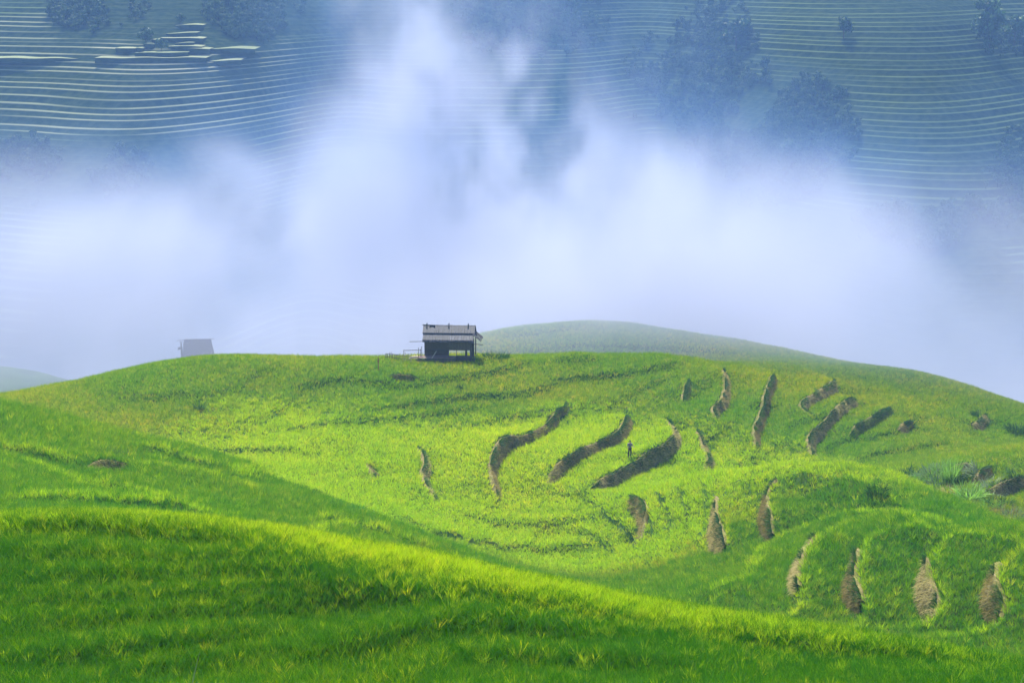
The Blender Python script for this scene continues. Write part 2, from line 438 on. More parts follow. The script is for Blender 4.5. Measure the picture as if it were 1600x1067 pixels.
M_RICE_MID = blade_mat('green_rice_leaf', [(0.0, (0.040, 0.155, 0.001)), (0.5, (0.078, 0.22, 0.002)), (0.85, (0.14, 0.28, 0.003)), (1.0, (0.22, 0.30, 0.008))], (1.5, 1.25, 0.9), 0.42, 0.05,
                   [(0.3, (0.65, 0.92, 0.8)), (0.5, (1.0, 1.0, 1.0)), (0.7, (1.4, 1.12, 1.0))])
M_DRY = blade_mat('dry_grass', [(0.0, (0.17, 0.14, 0.05)), (0.45, (0.30, 0.25, 0.10)), (0.75, (0.38, 0.33, 0.16)), (1.0, (0.12, 0.19, 0.03))], (1.1, 1.05, 1.0), 0.45)

M_DGREEN = blade_mat('dark_weed_leaf', [(0.0, (0.02, 0.07, 0.012)), (1.0, (0.05, 0.12, 0.02))], (1.2, 1.2, 1.0), 0.25)
M_FRESH = blade_mat('fresh_weed_leaf', [(0.0, (0.09, 0.26, 0.03)), (1.0, (0.16, 0.32, 0.05))], (1.2, 1.15, 1.0), 0.35)
M_GREY = blade_mat('grey_green_leaf', [(0.0, (0.10, 0.17, 0.08)), (1.0, (0.20, 0.27, 0.16))], (1.2, 1.15, 1.1), 0.3)

# ------------------------------------------------------------------ ground sheet
def build_ground():
    xs = np.arange(-150, 150.01, 0.5)
    ys = np.concatenate([np.arange(-18, 34, 1.0), np.arange(34, 262, 0.45), np.arange(262, 320.1, 1.5)])
    X, Y = np.meshgrid(xs, ys)
    Z = ground_full(X, Y)
    me = mesh_np('terraced_hillside', np.stack([X.ravel(), Y.ravel(), Z.ravel()], 1), grid_faces(len(ys), len(xs)))
    o = new_obj('terraced_hillside', me, None, M_SOIL)
    tag(o, 'terraced green hillside of rice paddies in front of the mist', kind='structure')
    return o
HILL = build_ground()

# ------------------------------------------------------------------ earth banks at the terrace edges
def blades_mesh(roots, dirs, bend, length, width, along=True, seg=3):
    """many curved blades: roots (n,3), unit dirs (n,3), bend vectors (n,3), lengths, widths"""
    n = len(roots)
    side = np.cross(dirs, np.stack([np.cos(a := rng.random(n) * 6.283), np.sin(a), np.zeros(n)], 1))
    side /= np.linalg.norm(side, axis=1, keepdims=True) + 1e-9
    V = []; A = []
    for k in range(seg + 1):
        t = k / seg
        c = roots + dirs * (length * t)[:, None] + bend * (length * t * t)[:, None]
        hw = (width * 0.5 * (1 - t) ** 0.7)[:, None] if k < seg else 0.06 * width[:, None]
        V += [c - side * hw, c + side * hw]; A += [np.full(n, t)] * 2
    V = np.stack(V, 1); A = np.stack(A, 1)                       # n, 2(seg+1), 3
    base = (np.arange(n) * 2 * (seg + 1))[:, None]
    F = np.concatenate([base + np.array([[2 * k, 2 * k + 1, 2 * k + 3, 2 * k + 2]]) for k in range(seg)], 0)
    me = mesh_np('blades', V.reshape(-1, 3), F)
    at_ = me.attributes.new('along', 'FLOAT', 'POINT'); at_.data.foreach_set('value', A.ravel().astype(np.float32))
    at_ = me.attributes.new('tint', 'FLOAT', 'POINT'); at_.data.foreach_set('value', np.repeat(0.55 + 0.95 * rng.random(n), 2 * (seg + 1)).astype(np.float32))
    return me

def build_bank(e):
    p = resample(e.p, 0.16)
    seg = np.linalg.norm(np.diff(p, axis=0), axis=1); s = np.concatenate([[0], np.cumsum(seg)])
    w = np.interp(s, e.s / e.s[-1] * s[-1], e.bw)
    keep = w > 0.10; p = p[keep]; s = s[keep]; w = w[keep]
    tan = np.gradient(p, axis=0); tan /= np.linalg.norm(tan, axis=1, keepdims=True)
    nup = np.stack([-tan[:, 1], tan[:, 0]], 1)                   # uphill
    wob = (vnoise(s, s * 0 + e.len, 1.1) - 0.5)[:, None] * 0.35
    top = p + nup * (0.30 + wob * 0.6); bot = p + nup * (-0.38 + wob)
    zt = ground_full(*(p + nup * 0.75).T) + 0.04
    zb = ground_full(*(p - nup * 0.75).T) - 0.12
    n_ = np.clip(w / 0.85, 0, 1)[:, None]; bot = top * (1 - n_) + bot * n_
    rows = 9; V = []
    for k in range(rows):
        t = k / (rows - 1)
        xy = bot * (1 - t) + top * t
        bul = 0.05 * math.sin(t * math.pi) + 0.22 * (vnoise(s * 1.0 + 7 * t, t * 3.1 + s * 0, 0.55) - 0.5) * math.sin(t * math.pi)
        xy = xy - nup * np.reshape(bul, (-1, 1))
        V.append(np.column_stack([xy, zb * (1 - t) + zt * t]))
    xy = p + nup * 0.62                                          # lip running back under the rice
    V.append(np.column_stack([xy, ground_full(*xy.T) - 0.06]))
    V = np.array(V); nr = rows + 1; nc = len(p)
    bank = new_obj('terrace_bank', mesh_np('terrace_bank', V.reshape(-1, 3), grid_faces(nr, nc)), HILL, M_BANK)
    # dry grass hanging over the face
    n = int(nc * 0.16 * 110 * max(0.5, e.h))
    ci = rng.integers(0, nc, n); t = rng.random(n) ** 0.8
    r = (t * (rows - 1)).astype(int).clip(0, rows - 2); f = t * (rows - 1) - r
    root = V[r, ci] * (1 - f)[:, None] + V[r + 1, ci] * f[:, None]
    out_ = -nup[ci]
    d = np.column_stack([out_ * 0.75, np.full(n, 0.35)]) + rng.normal(0, 0.35, (n, 3))
    d /= np.linalg.norm(d, axis=1, keepdims=True)
    bend = np.column_stack([out_ * 0.05, np.full(n, -0.75)]) + rng.normal(0, 0.18, (n, 3))
    L = 0.16 + 0.26 * rng.random(n)
    me = blades_mesh(root, d, bend, L, 0.02 + 0.025 * rng.random(n))
    o = new_obj('dry_grass', me, bank, M_DRY); o['kind'] = 'stuff'
    # weeds on lip and face; their dark green paints the rice edge's shade
    n = int(nc * 0.16 * 75)
    ci = rng.integers(0, nc, n); t = 1 - 0.45 * rng.random(n) ** 2.2
    ok = vnoise(s[ci], s[ci] * 0 + 3.0 * e.len, 1.6) > 0.36
    ci = ci[ok]; t = t[ok]; n = len(ci)
    if n > 3:
        r = (t * (rows - 1)).astype(int).clip(0, rows - 2); f = t * (rows - 1) - r
        root = V[r, ci] * (1 - f)[:, None] + V[r + 1, ci] * f[:, None]
        out_ = -nup[ci]
        d = np.column_stack([out_ * 0.55, np.full(n, 0.8)]) + rng.normal(0, 0.3, (n, 3)); d /= np.linalg.norm(d, axis=1, keepdims=True)
        bend = np.column_stack([out_ * 0.3, np.full(n, -0.6)]) * rng.random(n)[:, None]
        me = blades_mesh(root, d, bend, 0.22 + 0.32 * rng.random(n), 0.03 + 0.03 * rng.random(n))
        o = new_obj('weed_fringe', me, bank, M_DGREEN); o['kind'] = 'stuff'
    return bank
for e in EDG:
    if e.bank: build_bank(e)

# ------------------------------------------------------------------ rice
def tuft_mesh(name, nb, h, spread, wid, seg, mat=None):
    a = rng.random(nb) * 6.283; rr = spread * np.sqrt(rng.random(nb))
    root = np.column_stack([rr * np.cos(a) * 0.5, rr * np.sin(a) * 0.5, np.zeros(nb) - 0.05])
    lean = 0.12 + 0.38 * rng.random(nb)
    a2 = a + rng.normal(0, 0.6, nb)
    d = np.column_stack([np.cos(a2) * lean, np.sin(a2) * lean, np.ones(nb)])
    d /= np.linalg.norm(d, axis=1, keepdims=True)
    bend = np.column_stack([np.cos(a2), np.sin(a2), -0.55 * np.ones(nb)]) * (0.08 + 0.35 * rng.random(nb) ** 2)[:, None]
    me = blades_mesh(root, d, bend, h * (0.7 + 0.45 * rng.random(nb)), wid * (0.7 + 0.6 * rng.random(nb)), seg=seg)
    me.name = name
    me.materials.append(mat or M_RICE)
    return me

def gn_scatter(name, pts, rotz, tilt, scale, meshes, label, kind='stuff', cat=None):
    """one object of many plants: real instances on a point cloud made here"""
    me = bpy.data.meshes.new(name)
    me.vertices.add(len(pts)); me.vertices.foreach_set('co', np.asarray(pts, np.float32).ravel())
    rot = np.column_stack([tilt, rotz]).astype(np.float32)
    a = me.attributes.new('rot', 'FLOAT_VECTOR', 'POINT'); a.data.foreach_set('vector', rot.ravel())
    a = me.attributes.new('size', 'FLOAT', 'POINT'); a.data.foreach_set('value', np.asarray(scale, np.float32))
    a = me.attributes.new('pick', 'INT', 'POINT'); a.data.foreach_set('value', rng.integers(0, len(meshes), len(pts)).astype(np.int32))
    o = new_obj(name, me); tag(o, label, cat, kind=kind)
    src = bpy.data.collections.new(name + '_source')             # not linked to the scene
    for m in meshes:
        so = bpy.data.objects.new(m.name, m); src.objects.link(so)
    ng = bpy.data.node_groups.new(name, 'GeometryNodeTree')
    ng.interface.new_socket('Geometry', in_out='INPUT', socket_type='NodeSocketGeometry')
    ng.interface.new_socket('Geometry', in_out='OUTPUT', socket_type='NodeSocketGeometry')
    nn = ng.nodes; gi = nn.new('NodeGroupInput'); go = nn.new('NodeGroupOutput')
    ci = nn.new('GeometryNodeCollectionInfo'); ci.inputs['Collection'].default_value = src
    ci.inputs['Separate Children'].default_value = True; ci.inputs['Reset Children'].default_value = True
    ip = nn.new('GeometryNodeInstanceOnPoints'); ip.inputs['Pick Instance'].default_value = True
    def named(t, s):
        n = nn.new('GeometryNodeInputNamedAttribute'); n.data_type = t; n.inputs['Name'].default_value = s; return n
    ar, as_, ap = named('FLOAT_VECTOR', 'rot'), named('FLOAT', 'size'), named('INT', 'pick')
    e2r = nn.new('FunctionNodeEulerToRotation')
    l = ng.links.new
    l(gi.outputs[0], ip.inputs['Points']); l(ci.outputs[0], ip.inputs['Instance'])
    l(ap.outputs[0], ip.inputs['Instance Index']); l(ar.outputs[0], e2r.inputs[0]); l(e2r.outputs[0], ip.inputs['Rotation'])
    l(as_.outputs[0], ip.inputs['Scale']); l(ip.outputs[0], go.inputs[0])
    md = o.modifiers.new('scatter', 'NODES'); md.node_group = ng
    return o

HUT_XY = hit(700, 564, ground_full, 150, 230)[:2]
def scatter_points(y0, y1, step, margin=1.12):
    hw = (W0 / 2) / FPX * margin
    ys = np.arange(y0, y1, step); out = []
    for y in ys:
        w = hw * (y / math.cos(PITCH)) + 3
        x = np.arange(-w, w, step)
        out.append(np.column_stack([x, np.full(len(x), y)]))
    p = np.concatenate(out); p += rng.uniform(-0.5, 0.5, p.shape) * step
    return p

def plant_rice(name, label, y0, y1, step, meshes, size, where=None):
    p = scatter_points(y0, y1, step)
    z, face = ground_full(p[:, 0], p[:, 1], True)
    k = face < 0.25
    k &= ~((np.abs(p[:, 0] - HUT_XY[0]) < 3.3) & (p[:, 1] > HUT_XY[1] - 1.0) & (p[:, 1] < HUT_XY[1] + 3.0))
    gr = np.hypot(ground_full(p[:, 0] + .2, p[:, 1]) - z, ground_full(p[:, 0], p[:, 1] + .2) - z) / .2
    k &= (gr < 1.3) | (rng.random(len(gr)) < 0.25)
    if where is not None: k &= where(p[:, 0], p[:, 1])
    p = p[k]; z = z[k]; n = len(p)
    sc = size * (0.68 + 0.5 * rng.random(n)) * (0.85 + 0.3 * fnoise(p[:, 0], p[:, 1], 5.0, 2))
    return gn_scatter(name, np.column_stack([p, z]), rng.random(n) * 6.283, rng.normal(0, 0.1, (n, 2)), sc, meshes, label)

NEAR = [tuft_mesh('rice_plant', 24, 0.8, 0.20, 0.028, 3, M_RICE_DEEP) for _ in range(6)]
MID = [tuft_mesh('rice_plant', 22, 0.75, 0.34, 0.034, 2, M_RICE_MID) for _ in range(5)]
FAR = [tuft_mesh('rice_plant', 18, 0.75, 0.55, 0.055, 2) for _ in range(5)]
NEAR_RIPE = [tuft_mesh('rice_plant', 24, 0.8, 0.20, 0.028, 3, M_RICE_RIPE) for _ in range(4)]  # same near rice in yellow green, painting the sunlight on the lip
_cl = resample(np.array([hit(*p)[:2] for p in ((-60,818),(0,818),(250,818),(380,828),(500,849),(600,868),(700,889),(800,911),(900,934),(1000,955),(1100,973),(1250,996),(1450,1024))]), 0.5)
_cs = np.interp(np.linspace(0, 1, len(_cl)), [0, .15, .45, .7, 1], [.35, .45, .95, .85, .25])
def edge_ripe(x, y):  # picks the tufts of the painted sunlit strip
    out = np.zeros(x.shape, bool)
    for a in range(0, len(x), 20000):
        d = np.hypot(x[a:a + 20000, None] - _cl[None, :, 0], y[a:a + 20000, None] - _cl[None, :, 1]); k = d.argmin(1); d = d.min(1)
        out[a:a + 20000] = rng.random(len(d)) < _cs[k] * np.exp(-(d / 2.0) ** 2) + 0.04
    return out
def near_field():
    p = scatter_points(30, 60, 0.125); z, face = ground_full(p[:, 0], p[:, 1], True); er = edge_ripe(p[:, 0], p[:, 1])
    for name, label, k, ms in (('rice_crop', 'deep green rice on the shelf along the lower edge of the photo', ~er, NEAR), ('rice_crop', 'rice along the lip of the near field, coloured bright yellow green as if sunlit', er, NEAR_RIPE)):
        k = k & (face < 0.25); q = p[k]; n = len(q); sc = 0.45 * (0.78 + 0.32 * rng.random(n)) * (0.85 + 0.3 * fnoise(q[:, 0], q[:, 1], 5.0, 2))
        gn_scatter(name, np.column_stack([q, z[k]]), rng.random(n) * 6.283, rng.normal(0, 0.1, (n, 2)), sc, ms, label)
near_field()
MID_RIPE = [tuft_mesh('rice_plant', 22, 0.75, 0.34, 0.034, 2, M_RICE_RIPE) for _ in range(4)]  # paler tufts: light on the terrace lips put into leaf colour
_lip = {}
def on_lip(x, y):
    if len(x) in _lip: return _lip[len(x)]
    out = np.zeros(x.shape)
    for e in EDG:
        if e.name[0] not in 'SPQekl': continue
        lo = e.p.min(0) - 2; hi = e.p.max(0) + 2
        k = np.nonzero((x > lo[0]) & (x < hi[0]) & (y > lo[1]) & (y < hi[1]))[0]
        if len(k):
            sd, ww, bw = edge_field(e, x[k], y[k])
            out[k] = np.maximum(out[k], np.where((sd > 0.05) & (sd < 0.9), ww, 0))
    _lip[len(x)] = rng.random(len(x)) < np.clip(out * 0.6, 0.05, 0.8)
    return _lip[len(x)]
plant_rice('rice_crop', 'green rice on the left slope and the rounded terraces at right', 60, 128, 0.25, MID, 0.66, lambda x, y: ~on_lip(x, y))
plant_rice('rice_crop', 'rice along the lips of the rounded terraces, coloured paler as if catching the light', 60, 128, 0.25, MID_RIPE, 0.66, on_lip)
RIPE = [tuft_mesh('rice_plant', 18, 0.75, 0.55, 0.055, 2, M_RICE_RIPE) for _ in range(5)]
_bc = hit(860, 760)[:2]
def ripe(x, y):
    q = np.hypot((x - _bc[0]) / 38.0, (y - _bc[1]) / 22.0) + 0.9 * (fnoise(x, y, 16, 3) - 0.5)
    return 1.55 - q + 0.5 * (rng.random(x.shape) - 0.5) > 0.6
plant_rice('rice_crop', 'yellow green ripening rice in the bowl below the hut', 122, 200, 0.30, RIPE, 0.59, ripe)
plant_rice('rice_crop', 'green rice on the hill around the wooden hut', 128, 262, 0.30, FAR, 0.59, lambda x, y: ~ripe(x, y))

# ------------------------------------------------------------------ far side of the valley
def mountain_mat():
    m, nt, out, N, Lk = nmat('far_terraces')
    g = N('ShaderNodeNewGeometry')
    tr = N('ShaderNodeAttribute', attribute_name='tread')
    pale = N('ShaderNodeAttribute', attribute_name='pale')
    n1 = N('ShaderNodeTexNoise', Scale=0.02, Detail=6.0); Lk(g.outputs['Position'], n1.inputs['Vector'])
    n2 = N('ShaderNodeTexNoise', Scale=0.35, Detail=6.0); Lk(g.outputs['Position'], n2.inputs['Vector'])
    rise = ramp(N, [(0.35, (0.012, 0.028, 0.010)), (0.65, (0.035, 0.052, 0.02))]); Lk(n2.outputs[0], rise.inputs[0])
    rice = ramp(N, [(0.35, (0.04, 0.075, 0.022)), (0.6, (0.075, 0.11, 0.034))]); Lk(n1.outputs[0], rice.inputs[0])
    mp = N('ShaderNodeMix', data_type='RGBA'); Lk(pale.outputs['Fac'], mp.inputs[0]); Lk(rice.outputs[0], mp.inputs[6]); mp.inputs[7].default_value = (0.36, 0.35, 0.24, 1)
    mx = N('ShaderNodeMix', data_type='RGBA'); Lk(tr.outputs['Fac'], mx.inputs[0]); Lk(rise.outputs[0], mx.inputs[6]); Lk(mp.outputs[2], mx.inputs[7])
    b = N('ShaderNodeBsdfPrincipled', Roughness=1.0); b.inputs['Specular IOR Level'].default_value = 0.0; Lk(mx.outputs[2], b.inputs['Base Color']); Lk(b.outputs[0], out.inputs[0])
    return m

def mtn_y(x, z):
    """distance of the far slope at height z"""
    y = 560 + 2.6 * (z + 103)
    y = y - 70 * np.exp(-((x + 175) / 85) ** 2) * np.clip((20 - z) / 40, 0, 1)      # spur on the left
    y = y - 75 * np.exp(-((x - 150) / 62) ** 2) * np.clip((10 - z) / 35, 0, 1)      # spur on the right
    y = y - 42 * np.exp(-((x + 121) / 36) ** 2) * np.clip((-13 - z) / 24, 0, 1)          # nose of the pale field pyramid
    y = y + 60 * np.exp(-((x - 62) / 26) ** 2)                                         # wooded gully
    y = y + 35 * np.exp(-((x + 70) / 20) ** 2) * np.clip((-20 - z) / 30, 0, 1)
    return y + 40 * (fnoise(x, z * 1.2, 150, 3) - 0.5) + 5 * (fnoise(x, z, 30, 2) - 0.5)

STEP = 1.75
def px_of(x, y, z):
    c, s = math.cos(PITCH), math.sin(PITCH)
    f = y * c - z * s; up = y * s + z * c
    return W0 / 2 + FPX * x / f, H0 / 2 - FPX * up / f

def build_mountain(STEP=STEP):
    xs = np.arange(-420, 420.1, 2.2)
    zs = [-165.0]; g = np.random.default_rng(4)
    while zs[-1] < 88: zs.append(zs[-1] + STEP * g.uniform(0.65, 1.4))
    V = []; T = []; Pl = []
    for k, z in enumerate(zs[:-1]):
        STEP = zs[k + 1] - z
        warp = 1.3 * (fnoise(xs, xs * 0 + k * 9.0, 70, 3) - 0.5)
        y0 = mtn_y(xs, z)
        y1 = mtn_y(xs, z + STEP)
        px, py = px_of(xs, y0, z + warp)
        px = px + 70 * (fnoise(xs, xs * 0 + z * 1.5, 38, 3) - 0.5); py = py + 50 * (fnoise(xs + 500, xs * 0 + z * 1.5, 45, 3) - 0.5)
        wood = fnoise(xs, xs * 0 + z * 1.3, 70, 3)
        tread = np.clip((wood - 0.40) / 0.05, 0, 1)
        def zone(x0, x1, y0, y1, f=18.0):
            return np.clip(np.minimum(np.minimum(px - x0, x1 - px), np.minimum(py - y0, y1 - py)) / f + 0.5, 0, 1)
        def put(t, zn, v): return t * (1 - zn) + v * zn
        # which fields are terraced and which are wild slope
        tread = put(tread, zone(-700, 470, 85, 214), 1.0)
        tread = put(tread, zone(1180, 2200, 20, 330), 0.85)
        tread = put(tread, zone(1020, 1330, 120, 310), 0.03)
        tread = put(tread, zone(380, 560, 60, 330), 0.75)
        tread = put(tread, zone(90, 430, -200, 75), 0.06)
        tread = put(tread, zone(-700, 230, 222, 330), 0.03)
        tread = put(tread, zone(1330, 2000, 330, 380), 0.1)
        pale = 0.06 + 0.55 * zone(-700, 465, 30, 216, 10) * (0.4 + 0.6 * vnoise(xs, xs * 0 + k * 11.0, 60)) + 0.35 * zone(140, 330, 30, 110, 10)
        gap = np.clip((vnoise(xs, xs * 0 + k * 37.0, 45) - 0.22) / 0.25, 0, 1)
        tread = tread * (0.35 + 0.65 * gap)
        # front edge, lip, back of tread, foot of the next riser
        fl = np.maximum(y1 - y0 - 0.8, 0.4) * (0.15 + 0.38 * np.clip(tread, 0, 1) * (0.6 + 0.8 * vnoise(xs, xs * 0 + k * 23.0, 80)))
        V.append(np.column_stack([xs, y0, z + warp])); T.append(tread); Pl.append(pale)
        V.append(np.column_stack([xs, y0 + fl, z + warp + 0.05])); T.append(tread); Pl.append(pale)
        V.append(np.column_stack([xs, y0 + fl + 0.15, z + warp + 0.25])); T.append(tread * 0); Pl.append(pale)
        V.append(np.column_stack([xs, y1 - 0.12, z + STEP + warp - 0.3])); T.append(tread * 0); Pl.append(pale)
    V = np.array(V); nr = len(V)
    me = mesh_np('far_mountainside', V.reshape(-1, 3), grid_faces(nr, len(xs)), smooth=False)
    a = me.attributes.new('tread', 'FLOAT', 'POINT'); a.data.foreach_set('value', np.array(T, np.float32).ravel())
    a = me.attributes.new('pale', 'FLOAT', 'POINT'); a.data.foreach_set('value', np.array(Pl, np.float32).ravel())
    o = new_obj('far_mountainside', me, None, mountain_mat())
    tag(o, 'far mountainside of narrow rice terraces behind the mist', kind='structure')
    return o
MTN = build_mountain()

# the pale pyramid of harvested fields on the left spur: one slab of earth and stubble per field
def field_terraces():
    for x0, x1, py in ((273, 317, 40), (259, 308, 52), (250, 317, 60), (273, 303, 68), (262, 315, 73), (280, 327, 77), (210, 294, 83), (147, 322, 91), (305, 398, 77), (322, 376, 95), (236, 250, 63), (224, 241, 70), (212, 225, 76), (180, 215, 76), (-40, 150, 92)):
        n = max(8, int((x1 - x0) / 6)); F_, T_, B_ = [], [], []
        d0 = np.median([hit_mtn(x, py)[1] for x in np.linspace(x0, x1, 7)]) - 7.0
        for i in range(n + 1):
            t = i / n; px = x0 + (x1 - x0) * t; bow = 4.0 * (2 * t - 1) ** 2
            p = at(px, py + 0.6 * math.sin(2.5 * t + x0), d0 + bow)
            p[2] += 0.12 * math.sin(px * .09)
            F_.append(p + np.array([0, 1.2, -2.0])); T_.append(p); B_.append(p + np.array([0, 16.0, 0.15]))
        V = np.array([F_, T_, [q + np.array([0, .05, 0]) for q in T_], B_]); me = mesh_np('field_terrace', V.reshape(-1, 3), grid_faces(4, n + 1), smooth=False)
        a = me.attributes.new('tread', 'FLOAT', 'POINT'); a.data.foreach_set('value', np.repeat([0., 0., 1., 1.], n + 1).astype(np.float32))
        a = me.attributes.new('pale', 'FLOAT', 'POINT'); a.data.foreach_set('value', np.full(4 * (n + 1), 0.28 + 0.25 * random.random(), np.float32))
        new_obj('field_terrace', me, MTN, MTN.data.materials[0])
def hit_mtn(px, py):
    r = px2dir(px, py); r = r / r[1]; d = np.arange(420, 1000, 1.0)
    zz = r[2] * d; k = np.nonzero(d >= mtn_y(r[0] * d, zz))[0]
    return r * (d[k[0]] if len(k) else d[-1])
field_terraces()

# valley floor and everything beyond, down in the mist
def build_valley():
    xs = np.linspace(-900, 900, 61); ys = np.linspace(-300, 1000, 50)
    X, Y = np.meshgrid(xs, ys)
    Z = -150 + 12 * (fnoise(X, Y, 300, 2) - 0.5)
    me = mesh_np('valley_floor', np.stack([X.ravel(), Y.ravel(), Z.ravel()], 1), grid_faces(len(ys), len(xs)))
    o = new_obj('valley_floor', me, None, M_SOIL); tag(o, 'dark green valley floor lost in the mist', kind='structure')
build_valley()

# ------------------------------------------------------------------ wood and cloth materials
def wood_mat(name, dark, light, stretch=(6, 6, 1.2), rough=0.85, spec=0.2):
    m, nt, out, N, Lk = nmat(name)
    tc = N('ShaderNodeTexCoord'); mp = N('ShaderNodeMapping'); mp.inputs['Scale'].default_value = stretch; Lk(tc.outputs['Object'], mp.inputs[0])
    n1 = N('ShaderNodeTexNoise', Scale=3.0, Detail=6.0, Roughness=0.65); Lk(mp.outputs[0], n1.inputs['Vector'])
    r = ramp(N, [(0.32, dark), (0.68, light)]); Lk(n1.outputs[0], r.inputs[0])
    b = N('ShaderNodeBsdfPrincipled', Roughness=rough); Lk(r.outputs[0], b.inputs['Base Color'])
    b.inputs['Specular IOR Level'].default_value = spec
    bp = N('ShaderNodeBump', Strength=0.5, Distance=0.02); Lk(n1.outputs[0], bp.inputs['Height']); Lk(bp.outputs[0], b.inputs['Normal'])
    Lk(b.outputs[0], out.inputs[0])
    return m
M_ROOF = wood_mat('weathered_roof_board', (0.008, 0.010, 0.016), (0.055, 0.064, 0.092), (9, 9, 1.0), 0.6, 0.4)
M_LAP = wood_mat('dark_batten', (0.02, 0.02, 0.025), (0.06, 0.06, 0.07))
M_POST = wood_mat('grey_post', (0.05, 0.04, 0.035), (0.14, 0.115, 0.10))
M_WALL = wood_mat('woven_wall', (0.055, 0.042, 0.034), (0.16, 0.125, 0.10), (14, 14, 5))
M_DECK = wood_mat('deck_plank', (0.08, 0.055, 0.045), (0.22, 0.165, 0.14), (1.2, 8, 8))
M_PALE = wood_mat('pale_bamboo', (0.25, 0.21, 0.15), (0.50, 0.44, 0.33), (2, 8, 8))
M_THATCH = wood_mat('old_thatch', (0.04, 0.034, 0.034), (0.11, 0.095, 0.09), (10, 10, 1.5))
M_BARK = wood_mat('bark', (0.03, 0.025, 0.02), (0.10, 0.08, 0.06), (3, 3, 0.8))
M_STAKE = wood_mat('red_brown_stake', (0.16, 0.05, 0.025), (0.30, 0.12, 0.05))

class MB:
    """collects boards and poles, then makes one mesh object"""
    def __init__(self): self.v = []; self.f = []
    def board(self, a, b, w, t, up=(0, 0, 1)):
        """a box from a to b, w wide and t thick (thickness towards 'up')"""
        a = Vector(a); b = Vector(b); d = (b - a).normalized(); up = Vector(up)
        sx = d.cross(up)
        if sx.length < 1e-4: sx = d.cross(Vector((0, 1, 0)))
        sx.normalize(); n = sx.cross(d).normalized()
        o = len(self.v)
        for p in (a, b):
            for i, j in ((-1, -1), (1, -1), (1, 1), (-1, 1)):
                self.v.append(p + sx * (i * w / 2) + n * (j * t / 2))
        self.f += [tuple(o + k for k in q) for q in ((0, 3, 2, 1), (4, 5, 6, 7), (0, 1, 5, 4), (1, 2, 6, 5), (2, 3, 7, 6), (3, 0, 4, 7))]
        return self
    def pole(self, a, b, r0, r1=None, n=7, bow=0.0):
        a = Vector(a); b = Vector(b); r1 = r0 if r1 is None else r1
        d = (b - a).normalized(); sx = d.orthogonal().normalized(); sy = d.cross(sx)
        o = len(self.v); K = 3
        for k in range(K + 1):
            t = k / K; c = a.lerp(b, t) + Vector((0, 0, -bow * math.sin(t * math.pi))); r = r0 + (r1 - r0) * t
            for i in range(n):
                an = i / n * 6.2832
                self.v.append(c + (sx * math.cos(an) + sy * math.sin(an)) * r)
        for k in range(K):
            for i in range(n):
                self.f.append((o + k * n + i, o + k * n + (i + 1) % n, o + (k + 1) * n + (i + 1) % n, o + (k + 1) * n + i))
        self.f.append(tuple(o + i for i in reversed(range(n)))); self.f.append(tuple(o + K * n + i for i in range(n)))
        return self
    def build(self, name, mat, parent=None):
        me = bpy.data.meshes.new(name); me.from_pydata([tuple(v) for v in self.v], [], self.f); me.update()
        return new_obj(name, me, parent, mat)

def gz(x, y): return float(ground_full(np.array([x]), np.array([y]))[0])

